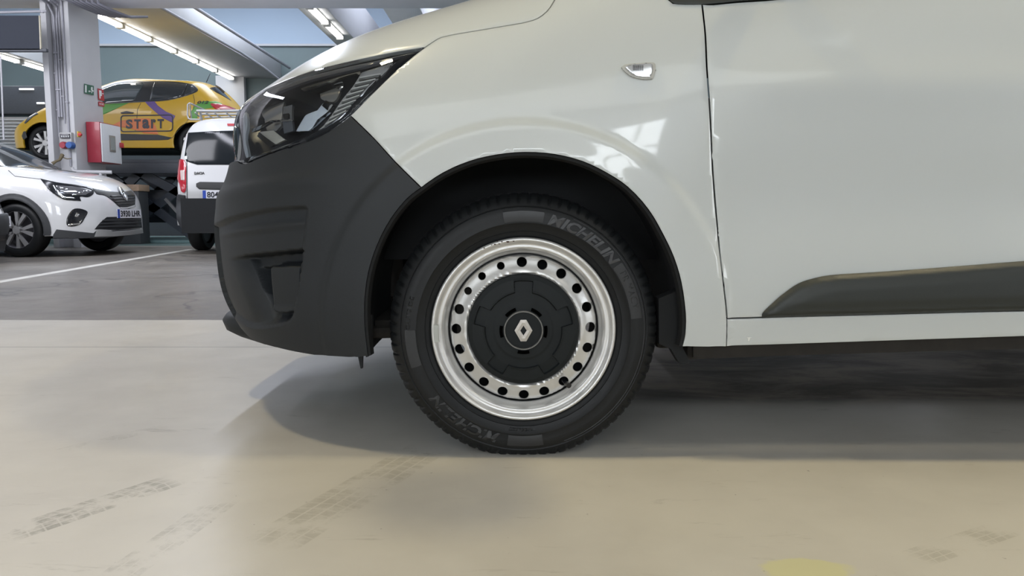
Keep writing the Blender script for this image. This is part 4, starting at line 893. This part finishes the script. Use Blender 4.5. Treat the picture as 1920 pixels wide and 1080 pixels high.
def wheelset(par,S,xs,R,tread,spokes,m,rimr=.68,far=True,name='wheel'):
    """each wheel is an Empty part with tyre, rim and spokes below it"""
    proto=None; ang=math.atan2(S.M[1,0],S.M[0,0])
    if S.mir: ang=math.atan2(-S.M[1,0],-S.M[0,0])
    for x in xs:
        for side in (0,1):
            if side and not far: continue
            y=.03 if not side else 2*S.yc-.03
            w=S.M[:3,:3]@np.array([x,y,R])+S.M[:3,3]
            if proto is None:
                e=thing(name,(0,0,0)); ty=lathe([(R*rimr,.02),(R*rimr+.01,.0),(R*.82,-.012),(R*.93,.0),(R*.985,.02),(R,.045),(R,tread-.04),(R*.98,tread-.02),(R*.9,tread),(R*rimr,tread-.01)],72,0,0,0,'tyre',RUB,e,40)
                lathe([(R*rimr+.006,.012),(R*rimr,.004),(R*rimr-.012,.02),(R*rimr-.02,tread*.8),(0.02,tread*.8)],48,0,0,0,'rim',mat('dark rim inner',(.10,.10,.11),.4,metal=.4),e,40)
                lathe([(0,.0),(.05,.002),(.06,.02),(.06,.06)],24,0,0,0,'wheel_cap',m,e,40)
                for k in range(spokes):
                    a=2*math.pi*k/spokes; 
                    for sgn in ((-1,1) if spokes<8 else (0,)):
                        c0=np.array([math.cos(a),0,math.sin(a)]); n0=np.array([-math.sin(a),0,math.cos(a)]); r1=R*rimr-.004
                        b=a+sgn*.26; c1=np.array([math.cos(b),0,math.sin(b)]); n1=np.array([-math.sin(b),0,math.cos(b)])
                        mb=MB(); mb.prism([c0*.05-n0*.016,c0*.05+n0*.016,c1*r1+n1*.024+[0,-.0,0],c1*r1-n1*.024],(0,.03,0)); mb.out('spoke',m,e)
                proto=e; c=e
            else: c=copy_tree(proto)
            c.rotation_euler=(0,0,ang+(math.pi if side else 0)) if not (side and False) else 0
            c.location=tuple(w); adopt(c,par)
    return proto
def tip(o,S): pass
# ---- white crossover
def sk_cross():
    fx=spl([.15,.3,.45,.6,.75,.9,1.1],[-.874,-.879,-.877,-.863,-.834,-.777,-.708]); ft=spl([-.9,-.7,-.5,-.2,.1,.35,.7,1.1,1.6,2.6,3.5],[.829,.902,.971,1.049,1.087,1.131,1.28,1.446,1.57,1.56,1.45])
    return Skin(.90,lambda z:fx(np.maximum(z,.15)),-.15,2.6,lambda z:3.3+0*z,lambda x,z:.0+.10*np.clip(z-.85,0,1)**1.3+.05*np.clip(.35-z,0,1)-.012*sstep(.43,.38,np.hypot(x,z-.33)),lambda x,w:ft(x)+.03*(1-(w/.9)**2),n=2.4,m=6,zc=.35,nu=(90,120,16),nv=170,ph=(-35,90),M=Mx(-6.08,9.47,0,-math.radians(6),True))
CS=sk_cross(); cross=thing('crossover_car',(-7.0,10.4,0),'white crossover car with grille emblem and plate 3930 LHR behind the left parking line','car')
def cp(S,par,name,px,m,off=.004,step=1.5,thick=.008,label=None,n=0,geo=False):
    q=dens(curve(px,n) if n else np.array([p[:2] for p in px],float),4.)
    if not hasattr(S,'W'): S.W=S.wrapped()
    try: return patch(S.W,[S.W.uv(q)],name,m,par,step=step,off=off,thick=thick,gap=0,label=label,geo=geo)
    except Exception as e: print('PATCH FAIL',name,e)
patch(CS,[body_loop(CS,.26,[(0,.33),(2.63,.33)],.385)],'body_shell',WHITE2,cross,step=2.2,thick=.03,mirror='weld')
wheelset(cross,CS,[0,2.63],.335,.215,5,mat('two tone alloy',(.45,.45,.45),.3,metal=.6))
CL=mat('crossover cladding',(.035,.037,.04),.55,var=.1); CHG=mat('shadow grey silver',(.42,.42,.42),.3,metal=.5); GRL=mat('grille black',(.015,.016,.018),.3)
def archband(S,x,z,r0,r1,name,m,par,zb,off=.006):
    lo=lambda r,k:[(x+r*math.cos(t),max(z+r*math.sin(t),zb)) for t in (np.linspace(math.pi+.2,-.2,26) if k else np.linspace(-.2,math.pi+.2,26))]
    return patch(S,[xz(S,lo(r0,0)+lo(r1,1))],name,m,par,step=1.6,off=off,thick=.012,gap=0)
archband(CS,0,.33,.375,.45,'arch_cladding',CL,cross,.27)
cp(CS,cross,'bumper_cladding',[(106,430),(175,437),(181,432),(205,432),(262,429),(262,438),(200,446),(145,447),(99,448),(100,440)],CL,n=1)
cp(CS,cross,'skid_plate',[(181,431),(184,430),(205,431),(210,434),(240,432),(266,429),(267,437),(240,441),(213,443),(176,444)],CHG,off=.012,n=1)
cp(CS,cross,'headlamp',[(75,335,1),(106,342),(136,346),(160,350),(172,354),(176,359),(174,365),(164,370),(150,369),(152,377,1),(135,376),(119,374),(104,366),(90,354)],GLOSSB,n=3,off=.004)
cp(CS,cross,'daylight_strip',[(99,347),(103,349),(112,363),(120,369),(140,371),(141,373),(119,372),(109,365)],CHROME,off=.007,n=1)
cp(CS,cross,'lamp_glass',[(104,348),(135,350),(160,354),(172,358),(160,366),(140,366),(125,363),(112,358)],mat('grey lamp glass',(.13,.13,.14),.08,coat=1,metal=.3),off=.006,n=1)
for x,y,w in ((112,351,6),(122,353,5),(147,360,8),(156,357,7),(135,364,9)): cp(CS,cross,'lamp_element',[(x,y),(x+w,y+.6),(x+w,y+3),(x,y+2.4)],CHROME,off=.009,step=2)
cp(CS,cross,'grille',[(173,353,1),(202,358),(225,360),(246,357,1),(253,366),(253,384,1),(240,388),(224,389,1),(211,377),(196,367),(181,364)],GRL,n=3,off=.003)
for k in range(4): cp(CS,cross,'grille_bar',[(206+k*4,368+k*5),(251,366+k*5),(251,367.4+k*5),(207+k*4,369.6+k*5)],CHG if k==9 else GLOSSB,off=.012,step=2)
cp(CS,cross,'grille_trim',[(224,389),(240,389),(253,385),(253,387.5),(240,391.5),(225,391)],CHROME,off=.008,step=2)
cp(CS,cross,'emblem',[(220,351),(226,352),(239,370),(238,378),(234,377),(222,359)],mat('emblem base',(.05,.05,.055),.2),off=.012,step=2)
for q in ([(221,352),(225,353),(229,366),(226,366)],[(229,361),(238,371),(236,378),(231,368)]): cp(CS,cross,'emblem_band',q,CHROME,off=.02,step=2)
cp(CS,cross,'fog_lamp_housing',[(136,393),(149,391),(164,397),(160,407),(150,421),(127,424),(125,410)],GLOSSB,n=3,off=.003)
cp(CS,cross,'fog_lamp',[(143,398),(149,401),(146,407),(140,406)],CHROME,off=.006,step=2); cp(CS,cross,'fog_lamp_trim',[(128,420),(148,418),(152,412),(154,412),(149,421),(128,423)],CHROME,off=.006,step=2)
cp(CS,cross,'lower_grille',[(177,430,1),(188,417),(200,407,1),(230,406),(264,405,1),(266,427,1),(220,431)],GRL,n=2,off=.003)
for k in range(3): cp(CS,cross,'lower_grille_bar',[(192-k*4,412+k*6),(264,411+k*5.5),(264,413+k*5.5),(191-k*4,414.4+k*6)],CL,off=.009,step=2)
# screens and bonnet seam
cp(CS,cross,'windscreen',[(-70,262),(0,273),(43,285),(92,307),(113,317),(60,314.5),(0,312),(-70,310)],WIN,n=2,off=.003)
cp(CS,cross,'windscreen_pillar',[(-70,256),(0,269.5),(43,282),(92,304.5),(116,317),(112,317.5),(92,308),(43,286),(0,274),(-70,263)],CL,n=1,off=.005)
cp(CS,cross,'bonnet_seam',[(16,319),(28,330),(75,335.5),(75,336.3),(28,331),(15,320)],mat('seam dark',(.05,.05,.05),.8),off=.002,step=2,thick=.002)
cp(CS,cross,'side_window',[(-200,262),(-80,266),(-30,312),(-200,318)],WIN,off=.003)
def plate_mb(par,c,ux,w,h,txt,blue=True,yaw=0,m=None):
    """registration plate: centre c, unit direction ux along the text, outward normal"""
    c=np.array(c,float); ux=np.array(ux,float); ux/=np.linalg.norm(ux); uz=np.array([0,0,1.]); n=np.cross(ux,uz)
    mb=MB(); mb.prism([c+ux*a*w/2+uz*b*h/2 for a,b in((-1,-1),(1,-1),(1,1),(-1,1))],-n*.012); pl=mb.out('number_plate',mat('plate white',(.66,.66,.70),.4),par)
    if blue: mb=MB(); mb.prism([c+n*.001+ux*(-w/2+a*.045)+uz*b*h/2 for a,b in((0,-1),(1,-1),(1,1),(0,1))],-n*.004); mb.out('plate_band',mat('plate blue',(.02,.06,.35),.4),pl)
    x0=-w/2+(.06 if blue else .02); x1=w/2-.02
    text_on(txt,'plate_lettering',lambda x,y,d: c+ux*(x0+(x1-x0)*x)+uz*(y-.5)*h*.70+n*(.002+.002*d),mat('plate black',(.015,.015,.02),.5),pl,bold=.02)
    return pl
a=CS.W.bil(CS.W.T,*CS.W.uv([(220,400)])[0]); b=CS.W.bil(CS.W.T,*CS.W.uv([(257,401)])[0]); print('plate',a,b)
ux=np.array([-math.sin(-math.radians(6))*1.0,math.cos(math.radians(6)),0]); cc=(a+b)/2
pa=at(218,400,10.17); 
plate_mb(cross,np.array([cc[0]+.03,cc[1],cc[2]]),ux,.52,.115,'3930 LHR')
# ---- white van at the left edge
def sk_left():
    fx=spl([.15,.3,.45,.53,.6,.75,.95],[-.80,-.86,-.90,-.885,-.84,-.80,-.62]); ft=spl([-.9,-.7,-.5,-.2,.1,.35,.7,1.1,1.6,3.3],[.70,.83,.90,.97,1.03,1.15,1.5,1.78,1.85,1.85])
    return Skin(.83,lambda z:fx(np.maximum(z,.15)),-.15,2.6,lambda z:3.1+0*z,lambda x,z:.0+.10*np.clip(z-.85,0,1)**1.3+.04*np.clip(.35-z,0,1)-.02*(z<.53),lambda x,w:ft(x)+.03*(1-(w/.9)**2),n=3.2,m=6,zc=.35,nu=(90,100,16),nv=170,ph=(-35,90),M=Mx(-6.40,9.02,0,math.radians(169),False))
LS=sk_left(); lv=thing('small_van',(-7.2,8.2,0),'white small van cut by the left edge with dark bumper and plate ending 8 DBL','van')
patch(LS,[body_loop(LS,.24,[(0,.31),(2.6,.31)],.36)],'body_shell',WHITE2,lv,step=2.2,thick=.03,mirror='weld')
wheelset(lv,LS,[0,2.6],.31,.18,8,mat('plain silver wheel',(.45,.45,.45),.35,metal=.5))
cp(LS,lv,'front_bumper',[(-60,410),(0,403),(25,400),(45,399,1),(46,402),(46,430),(45,447),(37,464),(0,471),(-60,476)],CL,n=1,off=.03,thick=.03)
cp(LS,lv,'grille',[(-40,374),(0,373.5),(17,376),(18.5,388),(0,391),(-40,394)],GRL,n=1,off=.006)
for k in range(4): cp(LS,lv,'grille_bar',[(-40,377+k*4),(17,378+k*3),(17,379+k*3),(-40,378.4+k*4)],CL,off=.012,step=2)
cp(LS,lv,'headlamp',[(14,352),(20,358),(27,366),(31,378),(32,387),(27,389),(25,378),(22,366)],mat('pale lamp glass',(.5,.5,.48),.08,coat=1),n=2,off=.008)
cp(LS,lv,'bumper_intake',[(-60,442),(0,438),(33,434),(33,444),(0,449),(-60,453)],GRL,off=.036,step=2)
a=LS.bil(LS.T,*LS.uv([(2,424)])[0]); th=math.radians(11)
ux=np.array([math.sin(th),math.cos(th),0]); p30=LS.bil(LS.T,*LS.uv([(29,423)])[0]); nrm=np.array([math.cos(th),-math.sin(th),0])
plate_mb(lv,np.array([*(p30-ux*.26+nrm*.06)[:2],.455]),ux,.52,.115,'1048 DBL',blue=True)
# ---- white panel van seen from behind
def sk_rear():
    fx=spl([.2,.4,.55,.62,.8,1.0,1.3,1.6,1.8],[-.10,-.13,-.11,-.03,-.03,-.02,.03,.10,.16]); 
    return Skin(.875,lambda z:fx(np.clip(z,.2,1.8)),.30,3.2,lambda z:3.9+0*z,lambda x,z:.0+.13*np.clip(z-.9,0,1)**1.25+.03*np.clip(.45-z,0,1),lambda x,w:1.80+.04*(1-(w/.9)**2)-.0*x,n=4.5,m=8,zc=.4,nu=(90,70,12),nv=170,ph=(-35,90),M=np.array([[0,1,0,-4.62],[1,0,0,10.62],[0,0,1,0],[0,0,0,1.]]))
DS=sk_rear(); dv=thing('parked_van',(-3.8,12,0),'white panel van seen from behind beyond the bumper, roof rack, plate starting 804','van')
patch(DS,[body_loop(DS,.37,[(.62,.31),(3.2,.31)],.37)],'body_shell',WHITE2,dv,step=2.2,thick=.03,mirror='weld')
mir0=[]
def dp(name,px,m,off=.004,**k): return cp(DS,dv,name,px,m,off=off,**k)
dp('rear_window',[(353,249,1),(400,246),(437,245),(520,245),(545,300),(520,309),(437,309),(400,309),(370,309),(350,303),(346,294,1)],WIN,n=1)
dp('tail_lamp',[(337,300),(346,300),(350,312),(350,330),(350,352),(347,361),(341,358),(338,345),(334,335),(335,318)],mat('red lamp glass',(.42,.015,.03),.12,coat=1),n=2,off=.015)
dp('tail_lamp_clear',[(340,320),(348,319),(348,338),(341,338)],mat('clear lamp glass',(.6,.48,.45),.12,coat=1),off=.020,step=1)
dp('rear_bumper',[(336,364),(348,366),(350,388),(359,402),(400,405),(440,405),(560,405),(562,430),(440,434),(400,434),(350,431),(341,425),(335,410),(334,390)],CL,n=1,off=.03,thick=.03)
dp('reflector',[(342,419.5),(357,420),(357,427),(344,427)],mat('red reflector',(.35,.02,.03),.3),off=.028,step=1)
dp('handle_recess',[(368,344),(375,341),(440,342),(540,342),(540,357),(520,356),(440,356),(415,356),(374,355),(368,350)],mat('recess dark',(.03,.03,.03),.6),n=1)
dp('door_gap',[(437,245),(438,245),(438,405),(437,405)],DARK,off=.003,step=2,thick=.001); 
dp('brake_lamp',[(426,232),(440,232),(440,236.5),(427,236.5)],RSG,off=.006,step=1)
dp('door_seam',[(350,303),(351.2,303),(352,388),(361,401),(437,404),(437,405),(360,402.5),(350.5,389)],mat('seam dark',(.05,.05,.05),.8),off=.002,step=2,thick=.002)
q=DS.bil(DS.T,*DS.uv([(400,365)])[0]); y0=q[1]-.012; pz=at(380,365,y0); pl=plate_mb(dv,np.array([pz[0]+.26,y0,pz[2]]),(1,0,0),.52,.115,'8047 KDB')
def dac(x,y,d): p=at(362.5+19.5*x,327-5*y,y0); r=DS.bil(DS.T,*DS.uv([(372,324)])[0]); return np.array([p[0],r[1]-.006-d*.006,p[2]])
text_on('DACIA','lettering',dac,mat('letter dark',(.05,.05,.05),.3),dv,bold=.02)
for px,py in ((349,296),(340,382)): dp('hinge',[(px-2,py-3),(px+3,py-3),(px+3,py+3),(px-2,py+3)],WSG,off=.012,step=2)
wheelset(dv,DS,[.62,3.2],.315,.20,8,mat('plain silver wheel',(.45,.45,.45),.35,metal=.5),name='wheel')
RACK=mat('rack grey metal',(.38,.38,.38),.35,metal=.6)
t=thing('roof_rack',(-3.8,11,1.87),'tubular grey roof rack with ladder end on the rear van','roof rack')
def tb(name,pts,r): mb=MB(); mb.tube([at(x,y,D) for x,y,D in pts],r,8); mb.out(name,RACK,t,60)
tb('rail',[(369,208,10.8),(400,208.5,10.8),(445,208,10.8),(540,207,10.8)],.020)
tb('loop',[(352,196,11.0),(355,193.5,11.0),(360,195,11.0),(385,207,11.2)],.012); tb('loop',[(352,196,11),(351.5,215,11),(353,222,11),(358,224,11),(375,224,11),(376,213,11)],.012)
tb('crossbar',[(378,214,11.3),(440,214,11.3),(540,214,11.3)],.014); tb('crossbar',[(384,220,11.6),(440,219,11.6),(540,219,11.6)],.012)
for x in (372,392,408,430,450): tb('strut',[(x-6,211,11.0),(x,217,11.2),(x+8,222,11.4)],.010)
tb('foot',[(376,209,10.85),(378,228,10.95)],.014); tb('foot',[(356,197,11.0),(359,222,11.05)],.010)
# ---- yellow hatchback on the lift
def sk_yel():
    fx=spl([.2,.35,.5,.65,.8,.95],[-.653,-.611,-.58,-.57,-.564,-.559]); ft=spl([-.9,-.6,-.3,0,.3,.6,.9,1.2,1.6,2.0,2.4,2.8,3.1,3.4],[.505,.647,.812,.99,1.109,1.224,1.341,1.442,1.48,1.461,1.443,1.41,1.33,1.1])
    fx=spl([.2,.35,.5,.65,.8,.95],[-.72,-.74,-.74,-.71,-.66,-.60])
    ftt=spl([.2,.5,.7,.9,1.1,1.3,1.5],[3.2,3.28,3.28,3.24,3.12,2.98,2.85])
    return Skin(.87,lambda z:fx(np.clip(z,.2,.95)),-.2,2.5,lambda z:ftt(z),lambda x,z:.0+.16*np.clip(z-.88,0,1)**1.2+.05*np.clip(.35-z,0,1)-.015*sstep(.42,.36,np.hypot(x,z-.31))-.02*sstep(.5,.36,np.hypot(x-2.67,z-.31)),lambda x,w:ft(x)+.03*(1-(w/.9)**2),n=3,m=6,zc=.35,nu=(60,150,70),nv=180,ph=(-35,90),M=Mx(-8.33,13.95,1.46,0,False))
YS=sk_yel(); ye=thing('yellow_hatchback',(-7.0,14.8,1.46),'yellow hatchback with START lettering and purple and green stripes raised on the lift','car')
YEL=mat('yellow car paint',(.52,.315,.015),.35,coat=.3,var=.05,scale=2)
patch(YS,[body_loop(YS,.22,[(0,.31),(2.67,.31)],.36)],'body_shell',YEL,ye,step=2.2,thick=.03,mirror='weld')
wheelset(ye,YS,[0,2.67],.31,.185,5,mat('silver alloy',(.62,.62,.62),.3,metal=.5))
def yp(name,px,m,off=.003,**k): return cp(YS,ye,name,px,m,off=off,**k)
yp('window_band',[(150,193),(175,172),(197,162.5),(213,156.5),(235,153),(273,152.5),(326,153),(361,158),(368,163),(371.5,169),(366,174),(341,182.5),(315,188.5),(281,191),(240,193),(199,195)],mat('black window surround',(.02,.022,.025),.3),n=2)
CG=glass('x',(1,1,1))
yp('side_glass',[(160,191),(180,172),(199,165),(215,159),(235,156),(266,155.5),(270,158),(262,172),(252,188),(199,193)],mat('smoked side glass',(.05,.065,.072),.04,coat=1),n=1,off=.006)
yp('side_glass',[(290,155),(326,156),(350,159),(346,170),(340,180),(315,186),(281,188.5),(284,170)],mat('smoked rear glass',(.03,.036,.042),.04,coat=1),n=1,off=.006)
yp('side_glass',[(352,160),(361,162),(368,169),(362,173.5),(346,179)],mat('smoked rear glass',(.03,.036,.042),.04,coat=1),off=.006)
GRN=mat('green wrap',(.09,.29,.045),.4); PUR=mat('purple wrap',(.12,.07,.24),.4); ORG=mat('orange wrap',(.62,.17,.05),.4); BLK=mat('black lettering',(.03,.03,.04),.4)
yp('green_stripe',[(150,197),(199,195.5),(243,192.5),(222,202),(200,212.5),(150,232)],GRN,thick=.002,step=2)
yp('orange_patch',[(208,236),(228,226),(255,222),(280,222),(292,236),(297,252),(270,250),(262,246),(240,240)],ORG,thick=.002,n=1)
yp('purple_stripe',[(272,191),(290,190.3),(296,198),(311,209),(329,217),(323,230),(305,221),(287,206),(277,197)],PUR,off=.005,thick=.002,n=1)
yp('green_patch',[(357,212),(366,197),(380,190),(405,190),(416,194),(410,201),(395,203),(372,206),(370,222),(358,224)],GRN,thick=.002,n=1)
def rr(x0,y0,x1,y1,r,sk=0): 
    o=[]
    for cx,cy,a in ((x1-r,y0+r,-90),(x1-r,y1-r,0),(x0+r,y1-r,90),(x0+r,y0+r,180)):
        for k in range(5): t=math.radians(a+k*22.5); x=cx+r*math.cos(t); o.append((x,cy+r*math.sin(t)-sk*(x-x0)/(x1-x0)))
    return np.array(o)
patch(YS,[YS.uv(rr(226,216,325,248,6,1.5)),YS.uv(rr(228.2,218.2,322.8,245.8,4.5,1.5))],'badge_outline',BLK,ye,step=1.5,off=.007,thick=.002,gap=0)
xx=236.5
for ch,w in zip('STaRT'.replace('R','r'),(14.5,14,15,11,14)):
    x0=xx; ww=w-2.0
    def ft_(x,y,d,x0=x0,ww=ww): 
        q=YS.uv([(x0+ww*x,241.5-(x0-236)*.012-17.5*y)])[0]; return YS.bil(YS.T,*q)+YS.bil(YS.N,*q)*(.009+.003*d)
    text_on(ch,'start_lettering',ft_,BLK,ye,bold=.04); xx+=w+1.2
def n12(x,y,d): q=YS.uv([(370+21*x,195-5.5*y)])[0]; return YS.bil(YS.T,*q)+YS.bil(YS.N,*q)*(.007+.003*d)
text_on('012','number_lettering',n12,BLK,ye,bold=.03,shear=.3)
yp('door_handle',[(227,211),(238,208.5),(251,211),(250,213),(228,213.5)],BLK,off=.02,thick=.02)
SEAMD=mat('seam dark',(.05,.05,.05),.8)
for q in ([(264,193),(258,205),(256,225),(253,247)],[(362,177),(364,190),(360,210),(350,228),(335,243),(322,259)]):
    c=curve(q,4,closed=False); yp('door_seam',[(x,y) for x,y in c]+[(x+.9,y) for x,y in c[::-1]],SEAMD,off=.002,thick=.001,step=2)
yp('tail_lamp',[(394,195),(404,194.5),(414,195.5),(430,200),(442,204.5),(438,206),(420,206),(405,205)],mat('red lamp glass',(.42,.015,.03),.12,coat=1),n=2,off=.008)
yp('tail_lamp_bright',[(410,202),(424,201),(436,205),(424,205.5),(412,205)],mat('pale red glass',(.75,.35,.35),.2,coat=1),off=.012,step=2)
yp('rear_glass',[(393,165.5),(402,163),(417,163),(430,167),(438,175),(444,184),(448,192.5),(441,193),(430,187),(418,180),(403,172)],WIN,n=1,off=.005)
yp('spoiler',[(404,161),(425,162),(437,167),(439,172),(438,176),(428,168),(416,164.5)],mat('dark spoiler',(.10,.07,.03),.3),n=1,off=.03,thick=.03)
yp('side_skirt',[(205,251),(230,251),(296,252.5),(323,258),(316,262),(300,263),(205,263.5)],CL,n=1,off=.006)
yp('headlamp',[(46,231),(52,222),(60,214.5),(70,212),(72,214),(62,219),(54,227),(48,232)],mat('dark lamp glass',(.06,.065,.07),.08,coat=1),n=2,off=.008)
yp('front_fog_recess',[(41,255),(44,247),(48,246),(51,258),(44,262)],CL,off=.005,step=2)
mb=MB(); mb.tube([at(387,154,14.5),at(391,145,14.55),at(394,138,14.6)],[.008,.006,.004],6); mb.out('aerial',BLK,ye,60)
# dark underside and interior block so that no light passes through the shells
for S,par,z0 in ((CS,cross,.20),(LS,lv,.22),(DS,dv,.26),(YS,ye,.20)):
    mb=MB(); x0,x1=(.45,2.2)
    pts=[(x0,.10),(x1,.10),(x1,2*S.yc-.1),(x0,2*S.yc-.1)]
    P3=[S.M[:3,:3]@np.array([x,y,z0])+S.M[:3,3] for x,y in pts]; mb.prism(P3,(0,0,.10))
    pts=[(-.55,.33),(3.0,.33),(3.0,2*S.yc-.33),(-.55,2*S.yc-.33)]
    P3=[S.M[:3,:3]@np.array([x,y,z0+.02])+S.M[:3,3] for x,y in pts]; mb.prism(P3,(0,0,.45)); mb.out('underbody',DARK,par)
print('cars',round(time.time()-T_START,1))
